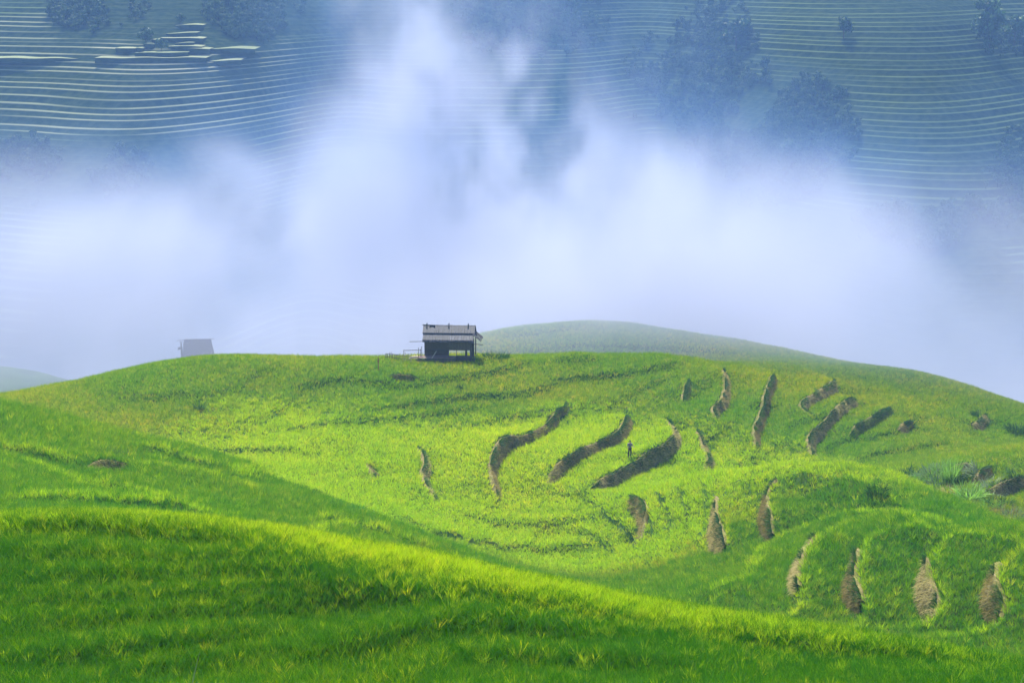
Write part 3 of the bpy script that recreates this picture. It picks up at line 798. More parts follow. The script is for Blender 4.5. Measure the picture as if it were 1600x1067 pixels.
# ------------------------------------------------------------------ the wooden hut on the hill
def build_hut():
    h = hit(700, 564, ground_full, 150, 230); root = empty('wooden_hut', (h[0], h[1], gz(h[0], h[1] + 1.0) - 0.05), R(-3))
    tag(root, 'weathered wooden field hut with a grey board roof on the hilltop', 'hut')
    U = random.uniform
    RZ, RY, EZ, EY, BY = 3.9, 1.55, 2.42, -0.42, 3.5
    def slope(t, over=0.0): return Vector((0, RY + (EY - RY) * t, RZ + (EZ - RZ) * t + over))
    nrm = Vector((0, EZ - RZ, -(EY - RY))).normalized(); nrm = Vector((0, -(RZ - EZ), RY - EY)).normalized()
    roof = empty_part = None
    # two courses of split boards on the front slope, one on the back
    m = MB(); x = -2.95
    while x < 2.95:
        w = U(0.10, 0.15); gap = -2.3 < x < -1.65
        a = slope(0.12 + U(0, 0.08) if gap else -0.01 + U(-0.012, 0.012), 0.03); b = slope(0.52 + U(-0.015, 0.02), 0.03)
        m.board(a + Vector((x + w / 2, 0, 0)), b + Vector((x + w / 2 + U(-.02, .02), 0, 0)), w * 0.93, U(0.02, 0.05), nrm); x += w
    roof = m.build('roof', M_ROOF, root); roof['label'] = 'upper course of grey roof boards'
    m = MB(); x = -2.88
    while x < 2.9:
        w = U(0.10, 0.15)
        a = slope(0.46, -0.02); b = slope(1.0 + U(-0.03, 0.03), -0.02)
        m.board(a + Vector((x + w / 2, 0, 0)), b + Vector((x + w / 2 + U(-.02, .02), 0, 0)), w * 0.93, U(0.02, 0.05), nrm); x += w
    m.build('lower_boards', M_ROOF, roof)
    m = MB(); x = -2.9
    while x < 2.95:
        w = U(0.14, 0.2); m.board((x + w / 2, RY, RZ), (x + w / 2, BY, EZ - 0.05), w * 0.94, 0.03, (0, .6, .8)); x += w
    m.build('back_boards', M_ROOF, roof)
    MB().pole(slope(0.0, 0.06) + Vector((-3.05, 0, 0)), slope(0.0, 0.02) + Vector((3.08, 0, 0)), 0.045, 0.04, bow=0.03).build('ridge_pole', M_LAP, roof)
    MB().board(slope(0.5, 0.07) + Vector((-2.95, 0, 0)), slope(0.5, 0.07) + Vector((2.95, 0, 0)), 0.09, 0.03, nrm).build('batten', M_LAP, roof)
    MB().pole(slope(0.93, 0.06) + Vector((-2.9, 0, 0)), slope(0.93, 0.06) + Vector((2.92, 0, 0)), 0.035).build('batten', M_LAP, roof)
    for x in (-2.55, -0.02, 2.2):                                 # crossed rafter ends over the ridge
        MB().pole((x, RY - 0.35, RZ - 0.2), (x + 0.04, RY + 0.15, RZ + 0.22), 0.05).pole((x + 0.05, RY + 0.35, RZ - 0.2), (x, RY - 0.12, RZ + 0.2), 0.05).build('rafter_end', M_LAP, roof)
    # small hip roof over the right-hand end
    m = MB()
    for k in range(9):
        y = 0.1 + k * 0.33
        m.board((2.85, y, 3.2 + U(-.05, .05)), (3.75 + U(-.12, .12), y + U(-.06, .06), 2.42 + U(-.1, .08)), 0.31, 0.04, (0.6, 0, 0.8))
    m.build('hip_roof', M_LAP, root)
    # posts
    for x, y, r, z1 in ((-2.65, 0.3, .075, 2.6), (0.78, 2.6, .04, 2.6), (2.05, 0.35, .13, 2.6), (2.62, 0.25, .16, 2.62), (2.95, 0.2, .085, 2.75), (-2.65, 2.8, .075, 2.6), (2.65, 2.8, .09, 2.6), (0.0, 0.4, .08, 2.5), (2.98, 2.6, .07, 2.6)):
        MB().pole((x, y, -0.4), (x + U(-.04, .04), y, z1), r, r * 0.9).build('post', M_POST, root)
    # walls of woven panels, each a row of upright strips
    def strips(x0, x1, z0, z1, y, name, mat=M_WALL, ragged=0.03):
        m = MB(); x = x0
        while x < x1 - 0.02:
            w = min(U(0.07, 0.16), x1 - x); m.board((x + w / 2, y + U(-.015, .015), z0 + U(-ragged, ragged)), (x + w / 2, y + U(-.015, .015), z1), w * 0.96, 0.03, (0, -1, 0)); x += w
        return m.build(name, mat, root)
    strips(-2.68, 2.66, 1.36, 2.5, 0.22, 'front_wall')
    strips(-2.68, 0.0, 0.72, 1.38, 0.26, 'front_wall')
    strips(0.85, 2.66, -0.2, 0.72, 0.18, 'low_wall')
    strips(-2.66, -0.2, 0.6, 2.5, 2.9, 'back_wall')
    m = MB()
    for k in range(22): m.board((-2.7, 0.3 + k * 0.115, 0.7 + U(-.03, .03)), (-2.7, 0.3 + k * 0.115, 2.9 if k > 4 else 2.6), 0.11, 0.03, (1, 0, 0))
    m.build('end_wall', M_WALL, root)
    MB().pole((-2.7, 0.15, 1.36), (2.7, 0.15, 1.38), 0.045).build('rail', M_POST, root)
    m = MB()
    for k in range(14): m.board((-2.6, 0.35 + k * 0.19, 0.62), (-0.1, 0.35 + k * 0.19, 0.62), 0.18, 0.04)
    m.build('floor', M_DECK, root)
    # deck in front: bearers, loose planks, poles thrown on top
    deck = None; m = MB()
    for k in range(9):
        x1 = U(0.55, 0.95)
        m.board((-3.3 + U(-.15, .15), -1.25 + k * 0.165, 0.62 + U(0, .05)), (x1, -1.25 + k * 0.165 + U(-.03, .03), 0.64 + U(0, .06)), 0.15, 0.045)
    deck = m.build('deck', M_DECK, root)
    for k, (y, z) in enumerate(((-1.32, .50), (-1.35, .36), (-1.3, .22), (-1.38, .08))):
        MB().pole((-3.55 + 0.2 * k, y, z), (0.8 + U(-.2, .25), y + U(-.05, .05), z + U(-.03, .05)), 0.075, 0.065, bow=0.02).build('bearer', M_POST, deck)
    for x in (-3.1, -1.2, 0.5): MB().pole((x, -1.15, -0.4), (x, -1.15, 0.6), 0.08).build('deck_leg', M_POST, deck)
    MB().pole((-1.75, -1.3, 0.66), (-1.3, -0.3, 1.3), 0.04).build('leaning_stick', M_PALE, root)
    m = MB()
    for k in range(5): m.board((-2.2 + k * .5, -0.9 + k * 0.1, 0.72 + k * .015), (0.7 + U(-.3, .2), -0.2 - k * 0.12, 0.74 + k * .015), 0.16, 0.035)
    m.build('loose_plank', M_DECK, deck)
    # long poles sticking out from under the eaves and the rail frame on the left
    MB().pole((-4.35, -0.2, 2.36), (-2.5, -0.1, 2.4), 0.035).build('drying_pole', M_POST, root)
    MB().pole((2.6, 0.1, 2.12), (4.05, 0.0, 2.05), 0.04).build('drying_pole', M_POST, root)
    MB().pole((-5.0, -0.6, 1.42), (-3.0, -0.5, 1.46), 0.035).build('drying_pole', M_POST, root)
    for x, z in ((-5.0, 1.5), (-3.35, 1.75), (-3.1, 1.6), (-2.95, 1.9)):
        MB().pole((x, -0.55, -0.5), (x + U(-.04, .04), -0.55, z), 0.03).build('rail_post', M_POST, root)
    return root
HUT = build_hut()

def build_plank_pile():
    h = hit(646, 565, ground_full, 150, 230); root = empty('plank_pile', (h[0], h[1], gz(h[0], h[1]) + 0.35), R(8))
    tag(root, 'small pile of pale planks beside the hut deck', 'planks')
    for k in range(4):
        MB().board((-0.5 + 0.05 * k, 0.05 * k, 0.06 * k), (0.55, 0.1 * k, 0.06 * k + .02), 0.2, 0.05).build('plank', M_PALE, root)
build_plank_pile()

def build_fence():
    a = hit(603, 562, ground_full, 150, 230); b = hit(642, 567, ground_full, 150, 230)
    root = empty('bamboo_fence', (a[0], a[1], a[2])); tag(root, 'low bamboo picket fence left of the wooden hut', 'fence')
    n = 15
    for k in range(n):
        t = k / (n - 1); x = (b[0] - a[0]) * t; y = (b[1] - a[1]) * t; z = gz(a[0] + x, a[1] + y) - a[2]
        MB().pole((x, y, z - 0.2), (x + random.uniform(-.05, .05), y, z + 0.85 + random.uniform(-.12, .12) + (0.2 if k > 9 else 0)), 0.035).build('picket', M_PALE if k > 8 else M_THATCH, root)
    zb = gz(b[0], b[1]) - a[2]
    for dz in (0.35, 0.7): MB().pole((0, 0.05, dz), (b[0] - a[0], b[1] - a[1] + .05, zb + dz), 0.025).build('rail', M_POST, root)
build_fence()

def build_stake():
    h = hit(591, 579, ground_full, 150, 230)
    o = MB().pole((0, 0, -0.3), (0.05, 0, 1.5), 0.05, 0.045).board((-0.08, -0.03, 1.05), (0.1, -0.03, 1.12), 0.22, 0.02, (0, -1, 0)).build('wooden_stake', M_STAKE)
    o.location = h; tag(o, 'thin red brown stake standing in the rice left of the hut', 'stake')
build_stake()

# ------------------------------------------------------------------ the old hut behind the crest
def build_far_hut():
    d = 229.0; c = at(308, 556, d); g = gz(c[0], d); base = c[2] - 0.45
    root = empty('thatched_hut', (c[0], d, base), R(4)); root.scale = (1.06, 1.06, 1.06); tag(root, 'ruined thatched hut fading into the mist behind the left crest', 'hut')
    U = random.uniform; gd = g - base - 0.3
    RZ, EZ = 2.38, 0.42
    m = MB(); x = -1.75
    while x < 1.6:
        w = U(.09, .16); miss = x < -0.95
        t0 = 0.16 if miss else 0.0
        xe = x + 0.62 * max(0, (x - 0.2) / 1.4) if x > 0.2 else x
        a = Vector((x + w / 2, 1.2 - 1.5 * t0, RZ - (RZ - EZ) * t0 + U(-.04, .04))); b = Vector((xe + w / 2 + U(-.03, .03), -0.3, EZ + U(-.1, .06)))
        m.board(a, b, w * 1.35, U(.04, .08), (0, -.6, .8)); x += w
    m.build('roof', M_THATCH, root)
    m = MB(); x = -1.75
    while x < 1.6:
        w = U(.12, .2); m.board((x + w / 2, 1.2, RZ), (x + w / 2, 2.7, EZ), w, .06, (0, .6, .8)); x += w
    m.build('back_roof', M_THATCH, root)
    MB().pole((-2.7, 1.2, RZ - .14), (2.15, 1.2, RZ + 0.02), 0.05, 0.04).build('ridge_pole', M_POST, root)
    MB().pole((-2.35, 1.1, RZ - .32), (-0.9, 1.1, RZ - .2), 0.04).build('purlin', M_POST, root)
    for x, y, z in ((-2.02, 0.0, 2.25), (-1.86, 0.1, 1.6), (-2.0, 2.4, 1.6), (-0.3, -.1, .6), (0.2, 0.0, .6), (1.55, 0.1, .9), (1.5, 2.4, 1.0)):
        MB().pole((x, y, gd), (x + U(-.05, .05), y, z), 0.085 if x < -1.9 else 0.06).build('post', M_POST, root)
    MB().pole((-2.0, -.05, .22), (1.7, 0, .2), 0.05).build('rail', M_POST, root)
    m = MB()
    for k in range(4): m.board((-2.5 + .02 * k, 0.2, 1.25 + k * .09), (-1.95, 0.2, 1.35 + k * .08), .1, .05, (0, -1, 0))
    m.build('broken_thatch', M_THATCH, root)
    m = MB()
    for k in range(9): m.board((1.5 + k * 0.0, .2 + k * .25, gd + .3), (1.45, .2 + k * .25, 1.3), .22, .04, (1, 0, 0))
    m.build('end_wall', M_THATCH, root)
build_far_hut()

# ------------------------------------------------------------------ the farmer on the bank
def cloth(name, c, rough=0.9):
    m, nt, out, N, Lk = nmat(name)
    tc = N('ShaderNodeTexCoord'); n1 = N('ShaderNodeTexNoise', Scale=9.0, Detail=4.0); Lk(tc.outputs['Object'], n1.inputs['Vector'])
    r = ramp(N, [(0.3, tuple(v * 0.7 for v in c)), (0.7, tuple(v * 1.25 for v in c))]); Lk(n1.outputs[0], r.inputs[0])
    b = N('ShaderNodeBsdfPrincipled', Roughness=rough); Lk(r.outputs[0], b.inputs['Base Color']); Lk(b.outputs[0], out.inputs[0])
    return m

def skin_mesh(name, pts, edges, rad, mat, parent, root_i=0, sub=2):
    me = bpy.data.meshes.new(name); me.from_pydata(pts, edges, []); me.update()
    o = new_obj(name, me, parent, mat)
    md = o.modifiers.new('skin', 'SKIN'); md.use_smooth_shade = True
    if not me.skin_vertices: me.attributes  # layer is created with the modifier
    for i, r in enumerate(rad):
        sv = me.skin_vertices[0].data[i]; sv.radius = (r, r) if not isinstance(r, tuple) else r
        sv.use_root = (i == root_i)
    s = o.modifiers.new('subdivision', 'SUBSURF'); s.levels = sub; s.render_levels = sub
    dg = bpy.context.evaluated_depsgraph_get(); ev = bpy.data.meshes.new_from_object(o.evaluated_get(dg))
    o.modifiers.clear(); o.data = ev; ev.name = name
    if not ev.materials: ev.materials.append(mat)
    ev.polygons.foreach_set('use_smooth', np.ones(len(ev.polygons), dtype=bool))
    return o

def build_person():
    h = hit(984, 716, ground_full, 120, 200)
    M_SKIN = cloth('skin', (0.32, 0.19, 0.12), 0.6); M_SHIRT = cloth('lilac_grey_shirt', (0.16, 0.14, 0.20)); M_TR = cloth('dark_trousers', (0.018, 0.019, 0.024)); M_HAIR = cloth('black_hair', (0.012, 0.012, 0.012))
    root = empty('person', (h[0], h[1], gz(h[0], h[1]) + 0.12), R(12))
    tag(root, 'person in a lilac grey shirt and dark trousers standing on the bank', 'person')
    # body: pelvis, spine, neck, head, arms (right forearm bent forward), hands and legs in one figure; faces -y
    P_ = [(0, 0, .95), (0, 0, 1.12), (0, .01, 1.32), (0, .01, 1.44), (0, 0, 1.52), (0, -.01, 1.60), (0, -.01, 1.69),
          (.17, .01, 1.40), (.24, .02, 1.15), (.31, -.16, 1.10), (.34, -.24, 1.12),
          (-.17, .01, 1.40), (-.23, .03, 1.14), (-.20, -.08, .92), (-.19, -.11, .84),
          (.09, 0, .90), (.10, -.02, .50), (.10, .02, .09), (.10, -.10, .04),
          (-.09, 0, .90), (-.11, .03, .50), (-.14, .10, .09), (-.14, -.02, .04)]
    E_ = [(0, 1), (1, 2), (2, 3), (3, 4), (4, 5), (5, 6), (3, 7), (7, 8), (8, 9), (9, 10), (3, 11), (11, 12), (12, 13), (13, 14),
          (0, 15), (15, 16), (16, 17), (17, 18), (0, 19), (19, 20), (20, 21), (21, 22)]
    Rr = [(.15, .10), (.13, .095), (.165, .11), (.12, .085), .052, (.078, .09), (.068, .078),
          .062, .05, .036, .03, .062, .05, .036, .03, .085, .062, .04, .036, .085, .062, .04, .036]
    body = skin_mesh('body', P_, E_, Rr, M_SKIN, root)
    def wear(name, idx, grow, mat):
        mp = {j: i for i, j in enumerate(idx)}
        ed = [(mp[a], mp[b]) for a, b in E_ if a in mp and b in mp]
        rr = [tuple(v + grow for v in (Rr[j] if isinstance(Rr[j], tuple) else (Rr[j], Rr[j]))) for j in idx]
        return skin_mesh(name, [P_[j] for j in idx], ed, rr, mat, root)
    wear('shirt', [0, 1, 2, 3, 7, 8, 11, 12], 0.022, M_SHIRT)
    wear('trousers', [0, 15, 16, 17, 19, 20, 21], 0.020, M_TR)
    # shoes
    for sx, sy in ((.10, -.03), (-.14, .05)):
        skin_mesh('shoe', [(sx, sy + .06, .05), (sx, sy - .05, .045), (sx, sy - .13, .035)], [(0, 1), (1, 2)], [.055, .052, .04], M_HAIR, root)
    # hair cap, slightly larger than the skull, open over the face
    bm = bmesh.new(); bmesh.ops.create_icosphere(bm, subdivisions=3, radius=1.0)
    for v in list(bm.verts):
        if v.co.y < -0.45 and v.co.z < 0.45 or v.co.z < -0.55: bm.verts.remove(v)
    for v in bm.verts: v.co = Vector((v.co.x * .092, v.co.y * .108 - .005, v.co.z * .115 + 1.645))
    me = bpy.data.meshes.new('hair'); bm.to_mesh(me); bm.free(); me.polygons.foreach_set('use_smooth', np.ones(len(me.polygons), dtype=bool))
    new_obj('hair', me, root, M_HAIR)
    # face: nose, ears, eyes, mouth
    MB().board((0, -.095, 1.655), (0, -.12, 1.625), .025, .03).build('nose', M_SKIN, body); MB().board((-.03, -.093, 1.585), (.03, -.093, 1.585), .012, .012).build('mouth', M_SKIN, body)
    for sx in (-1, 1):
        MB().board((.082 * sx, 0, 1.62), (.092 * sx, .01, 1.665), .03, .015, (1, 0, 0)).build('ear', M_SKIN, body)
        MB().board((.033 * sx - .014, -.088, 1.652), (.033 * sx + .014, -.088, 1.652), .012, .012).build('eye', M_HAIR, body)
    # fingers, curled
    for bx, by, bz, dx in ((.345, -.27, 1.125, 1), (-.19, -.115, .80, -1)):
        m = MB()
        for k in range(4):
            if dx > 0: a = Vector((bx - .03 + .02 * k, by, bz)); b = a + Vector((0, -.05 - .008 * (k in (1, 2)), 0)); c = b + Vector((0, -.015, -.035))
            else: a = Vector((bx, by + .03 - .02 * k, bz)); b = a + Vector((0, 0, -.05 - .008 * (k in (1, 2)))); c = b + Vector((.02, -.01, -.03))
            m.pole(a, b, .009, .008, 5); m.pole(b, c, .008, .007, 5)
        m.pole((bx - .03 * dx, by + .02, bz + .02), (bx - .05 * dx, by - .025, bz + .0), .010, .008, 5)
        m.build('fingers', M_SKIN, body)
build_person()

# ------------------------------------------------------------------ grass clumps, shrubs, weeds
def clump(name, px, py, label, cat, hgt, rad, n, mat, width=0.05, droop=0.5, lean=0.6, group=None):
    h = hit(px, py, ground_full, 20, 300)
    a = rng.random(n) * 6.283; rr = rad * np.sqrt(rng.random(n))
    gx = h[0] + rr * np.cos(a); gy = h[1] + rr * np.sin(a)
    root = np.column_stack([rr * np.cos(a), rr * np.sin(a), ground_full(gx, gy) - h[2] - 0.05])
    ln = lean * rng.random(n)
    d = np.column_stack([np.cos(a) * ln, np.sin(a) * ln, np.ones(n)]) + rng.normal(0, .15, (n, 3)); d /= np.linalg.norm(d, axis=1, keepdims=True)
    bend = np.column_stack([np.cos(a), np.sin(a), -np.ones(n)]) * (droop * rng.random(n))[:, None]
    me = blades_mesh(root, d, bend, hgt * (.5 + .6 * rng.random(n)), width * (.6 + .8 * rng.random(n)))
    me.name = name
    o = new_obj(name, me, None, mat); o.location = h
    return tag(o, label, cat, group)
clump('weed_clump', 311, 641, 'lone dark weed on the open slope below the old hut', 'weed', 1.25, .45, 90, M_DGREEN, .07, .5, .4)
clump('weed_clump', 717, 609, 'small dark weed in the rice below the wooden hut', 'weed', .95, .3, 60, M_DGREEN, .07)
clump('weed_clump', 559, 800, 'tufted weed with yellowing leaves where the dark slope meets the bowl', 'weed', 1.0, .3, 70, M_FRESH, .05)
clump('weed_clump', 1371, 770, 'dark low weed patch on the rounded mound at right', 'weed', .95, .7, 200, M_DGREEN, .045)
clump('weed_clump', 985, 838, 'dark weeds in the brown notch at the foot of the mound', 'weed', .8, .8, 160, M_DGREEN, .05)
clump('weed_clump', 172, 712, 'dark overhanging weeds at the hollow on the left slope', 'weed', .9, 1.0, 240, M_DGREEN, .045, .9, 1.0)
clump('shrub', 1590, 678, 'dark shrub at the right edge below the misty hill', 'shrub', 1.5, 1.1, 320, M_DGREEN, .09, .5, .9)
clump('shrub', 1532, 655, 'dark bushy growth in a hollow of the misty right hill', 'shrub', 1.0, .9, 280, M_DGREEN, .08, .6, .8)
clump('shrub', 615, 556, 'dark green hedge of weeds behind the bamboo fence', 'shrub', 1.1, 1.3, 320, M_DGREEN, .07, .4, .7)
clump('shrub', 775, 560, 'dark green weeds growing right of the wooden hut', 'shrub', 1.0, 1.4, 320, M_DGREEN, .07, .4, .7)
clump('reed_clump', 1486, 752, 'tall bright green reeds beside the brown cut bank', 'reeds', 2.6, .7, 160, M_FRESH, .07, .25, .3)
clump('leafy_plant', 1455, 742, 'pale leafy weeds at the far end of the cut bank', 'weed', 1.5, 1.0, 220, M_GREY, .09, .7, .9)
clump('leafy_plant', 1425, 745, 'low dark weed at the tip of the right spur', 'weed', 1.1, .6, 130, M_DGREEN, .08, .6, .8)
clump('leafy_plant', 1515, 780, 'broad green leafy plant below the straw heap', 'weed', 1.6, 1.0, 260, M_FRESH, .12, .8, 1.0)
clump('leafy_plant', 1530, 752, 'grey green weeds above the straw heap', 'weed', 1.3, 1.0, 220, M_GREY, .10, .8, 1.0)
clump('leafy_plant', 1570, 800, 'dry tangled weeds at the foot of the brown bank', 'weed', .9, 1.0, 260, M_DRY, .05, .9, 1.2)
clump('straw_heap', 1482, 768, 'brown heap of straw on the cut bank of the right spur', 'straw', .8, 1.1, 420, M_DRY, .05, 1.0, 1.8)
for px, py, hh, mt in ((1412, 742, .8, 0), (1440, 752, .9, 1), (1462, 758, .8, 2), (1500, 748, 1.0, 0), (1510, 764, .8, 1), (1548, 770, .9, 2), (1560, 788, .8, 0), (1545, 792, .7, 1), (1590, 765, .9, 0), (1470, 738, .9, 1), (1583, 806, .7, 2)):
    clump('weed_clump', px, py, ('low dark green weed on the cut bank of the right spur', 'low fresh green weed on the cut bank of the right spur', 'low grey green weed on the cut bank of the right spur')[mt], 'weed', hh * 1.35, 1.0, 220, (M_DGREEN, M_FRESH, M_GREY)[mt], .06, .7, .9, 'weeds on the cut bank')
# long blades close to the camera
def near_blade(px0, py0, px1, py1, d, label):
    a = at(px0, py0, d); b = at(px1, py1, d + .4); g = gz(a[0], d)
    a = np.array([a[0] - (b[0] - a[0]) * .6, d, g])
    n = 12; V = []
    for k in range(n + 1):
        t = k / n; c = a * (1 - t) + b * t; c[2] += .25 * abs(b[2] - a[2]) * math.sin(t * math.pi) * .5; w = .022 * (1 - t) ** .8 + .001
        V += [c + np.array([-w, 0, .2 * w]), c + np.array([0, w * .5, -.3 * w]), c + np.array([w, 0, .2 * w])]
    me = mesh_np('reed_leaf', V, [f for k in range(n) for f in ((3 * k, 3 * k + 1, 3 * k + 4, 3 * k + 3), (3 * k + 1, 3 * k + 2, 3 * k + 5, 3 * k + 4))])
    at_ = me.attributes.new('along', 'FLOAT', 'POINT'); at_.data.foreach_set('value', np.repeat(np.linspace(0, 1, n + 1), 3).astype(np.float32))
    at_ = me.attributes.new('tint', 'FLOAT', 'POINT'); at_.data.foreach_set('value', np.ones(3 * n + 3, np.float32))
    tag(new_obj('reed_leaf', me, None, M_GREY), label, 'leaf')
near_blade(268, 1067, 313, 1014, 14.0, 'single pale grass leaf rising from the lower edge at left')
near_blade(1570, 1067, 1600, 1052, 14.0, 'single pale grass leaf in the lower right corner')

# ------------------------------------------------------------------ trees on the far slope
M_LEAF = blade_mat('tree_leaf', [(0.0, (0.022, 0.055, 0.018)), (1.0, (0.045, 0.085, 0.028))], (1.3, 1.3, 1.1), 0.25)
def crown_mesh(hgt, rad, seed, n=1400, lobes=14):
    g = np.random.default_rng(seed)
    c = np.column_stack([g.normal(0, .42, lobes) * rad, g.normal(0, .42, lobes) * rad, hgt * (.42 + .5 * g.random(lobes))])
    rr = rad * (.28 + .28 * g.random(lobes)) * (1.15 - .5 * (c[:, 2] / hgt - .42))
    k = g.integers(0, lobes, n); d = g.normal(0, 1, (n, 3)); d /= np.linalg.norm(d, axis=1, keepdims=True)
    p = c[k] + d * (rr[k] * g.random(n) ** .25)[:, None]
    u = g.normal(0, 1, (n, 3)); u /= np.linalg.norm(u, axis=1, keepdims=True); v = np.cross(u, d); v /= np.linalg.norm(v, axis=1, keepdims=True) + 1e-6
    s = (.32 + .34 * g.random(n))[:, None] * hgt / 8
    V = np.stack([p - u * s, p - v * s * .6, p + u * s, p + v * s * .6], 1).reshape(-1, 3)
    me = mesh_np('crown', V, np.arange(4 * n).reshape(n, 4), smooth=False)
    a = me.attributes.new('along', 'FLOAT', 'POINT'); a.data.foreach_set('value', np.repeat(g.random(n), 4).astype(np.float32))
    a = me.attributes.new('tint', 'FLOAT', 'POINT'); a.data.foreach_set('value', np.repeat(.6 + .8 * g.random(n), 4).astype(np.float32))
    me.materials.append(M_LEAF)
    return me, c
def trunk_mesh(hgt, rad, lob):
    m = MB(); m.pole((0, 0, -1.0), (0.1, 0, hgt * .45), hgt * .028, hgt * .02); m.pole((0.1, 0, hgt * .45), (0, 0.1, hgt * .8), hgt * .02, hgt * .008)
    for c in lob[:6]: m.pole((0.08, 0, hgt * random.uniform(.3, .5)), tuple(c), hgt * .012, hgt * .004, 5)
    me = bpy.data.meshes.new('trunk'); me.from_pydata([tuple(v) for v in m.v], [], m.f); me.update(); me.materials.append(M_BARK)
    return me
TREES = []
for hgt, rad, sd in ((9, 3.6, 3), (11, 3.4, 5), (8, 4.0, 8), (13, 3.8, 11)):
    cm, lob = crown_mesh(hgt, rad, sd); TREES.append((cm, trunk_mesh(hgt, rad, lob), hgt))
def hit_mtn(px, py):
    r = px2dir(px, py); r = r / r[1]; d = np.arange(420, 1000, 1.0)
    zz = r[2] * d; k = np.nonzero(d >= mtn_y(r[0] * d, zz))[0]
    return r * (d[k[0]] if len(k) else d[-1])
def far_tree(px, py, hpx, kind, label):
    p = hit_mtn(px, py); cm, tm, hgt = TREES[kind]; root = empty('tree', p, random.uniform(0, 6)); s = hpx * p[1] / FPX / hgt; root.scale = (s, s, s)
    new_obj('trunk', tm, root); new_obj('crown', cm, root); return tag(root, label, 'tree')
far_tree(1545, 78, 78, 3, 'tall dark tree at the top right of the far terraces')
far_tree(1150, 78, 46, 0, 'broad bushy tree left of the upper terraces, half lost in mist')
far_tree(1318, 62, 36, 1, 'slim tree between two flights of far terraces near the upper edge')
far_tree(228, 70, 26, 2, 'dark round bush beside the pale pyramid of terraces')
far_tree(252, 80, 18, 0, 'small round bush on the pale pyramid of terraces')
far_tree(283, 38, 16, 2, 'tiny bush on the tip of the pale terrace pyramid')
far_tree(1585, 70, 44, 0, 'leafy tree at the right edge beside the tall dark tree')
far_tree(1235, 255, 38, 2, 'dark tree in the wooded gully just above the mist')
far_tree(1100, 165, 36, 1, 'pale misty tree on the upper left of the wooded gully')

def joined_tree(k):
    cm, tm, hgt = TREES[k]; bm = bmesh.new(); bm.from_mesh(cm); bm.from_mesh(tm)
    me = bpy.data.meshes.new('tree'); bm.to_mesh(me); bm.free()
    me.materials.append(M_LEAF); return me
JT = [joined_tree(k) for k in range(4)]
def woodland():
    pts = []
    for x0, x1, y0, y1, n in ((1030, 1330, 110, 320, 260), (60, 230, -40, 50, 60), (320, 470, -40, 62, 70), (-120, 230, 222, 320, 120), (1330, 1640, 325, 390, 70), (700, 960, -40, 90, 110),
                              (1060, 1180, 0, 130, 50), (1520, 1640, 40, 90, 20), (1540, 1700, 200, 330, 40), (350, 440, 30, 70, 20), (960, 1100, 60, 200, 60)):
        for _ in range(n * 9):
            px, py = random.gauss((x0 + x1) / 2, (x1 - x0) * .30), random.gauss((y0 + y1) / 2, (y1 - y0) * .30)
            if ((px - (x0 + x1) / 2) / (x1 - x0)) ** 2 + ((py - (y0 + y1) / 2) / (y1 - y0)) ** 2 > 0.30: continue
            if fnoise(np.array([px]), np.array([py]), 70, 3)[0] < 0.40 + 0.25 * random.random() ** 2: continue
            pts.append(hit_mtn(px, py))
    n = len(pts)
    gn_scatter('woodland', pts, rng.random(n) * 6.28, rng.normal(0, .06, (n, 2)), .18 + .26 * rng.random(n) ** 1.5, JT, 'dark woodland filling the gullies of the far mountainside')
woodland()

# ------------------------------------------------------------------ air: even haze and the bank of mist in the valley
def box_obj(name, lo, hi, mat):
    bm = bmesh.new(); bmesh.ops.create_cube(bm, size=1.0)
    for v in bm.verts:
        v.co = Vector([(lo[i] + hi[i]) / 2 + v.co[i] * (hi[i] - lo[i]) for i in range(3)])
    me = bpy.data.meshes.new(name); bm.to_mesh(me); bm.free()
    o = new_obj(name, me, None, mat); o['kind'] = 'stuff'
    return o

HAZE_D, HAZE_C = 0.00024, (0.27, 0.50, 1.0)
FAR_HAZE = 0.00055
MIST_SEED = 9
MIST_D, MIST_C = 0.0235, (0.545, 0.58, 0.755)
def haze():
    m, nt, out, N, Lk = nmat('haze_air')
    v = N('ShaderNodeVolumePrincipled', Density=HAZE_D, Anisotropy=0.1); v.inputs['Color'].default_value = (*HAZE_C, 1)
    Lk(v.outputs[0], out.inputs['Volume'])
    return tag(box_obj('haze', (-910, -310, -163), (910, 1010, 95), m), 'thin blue haze filling the air of the valley')
haze()

_p3 = np.random.default_rng(MIST_SEED).random((64, 64, 64)).astype(np.float32)
def vnoise3(x, y, z, scale):
    x = x / scale + 11.3; y = y / scale + 5.9; z = z / scale + 23.1
    xi = np.floor(x).astype(np.int32); yi = np.floor(y).astype(np.int32); zi = np.floor(z).astype(np.int32)
    fx = x - xi; fy = y - yi; fz = z - zi
    fx = fx * fx * (3 - 2 * fx); fy = fy * fy * (3 - 2 * fy); fz = fz * fz * (3 - 2 * fz)
    x0, x1, y0, y1, z0, z1 = xi & 63, (xi + 1) & 63, yi & 63, (yi + 1) & 63, zi & 63, (zi + 1) & 63
    def l(a, b, t): return a + (b - a) * t
    return l(l(l(_p3[x0, y0, z0], _p3[x1, y0, z0], fx), l(_p3[x0, y1, z0], _p3[x1, y1, z0], fx), fy),
             l(l(_p3[x0, y0, z1], _p3[x1, y0, z1], fx), l(_p3[x0, y1, z1], _p3[x1, y1, z1], fx), fy), fz)
def fbm3(x, y, z, scale, oct, gain=0.55):
    t = 0; a = 1; n = 0
    for k in range(oct):
        t = t + a * vnoise3(x + 19 * k, y - 7 * k, z + 13 * k, scale / 2.03 ** k); n += a; a *= gain
    return t / n
def sstep(a, b, v):
    t = np.clip((v - a) / (b - a), 0, 1); return t * t * (3 - 2 * t)

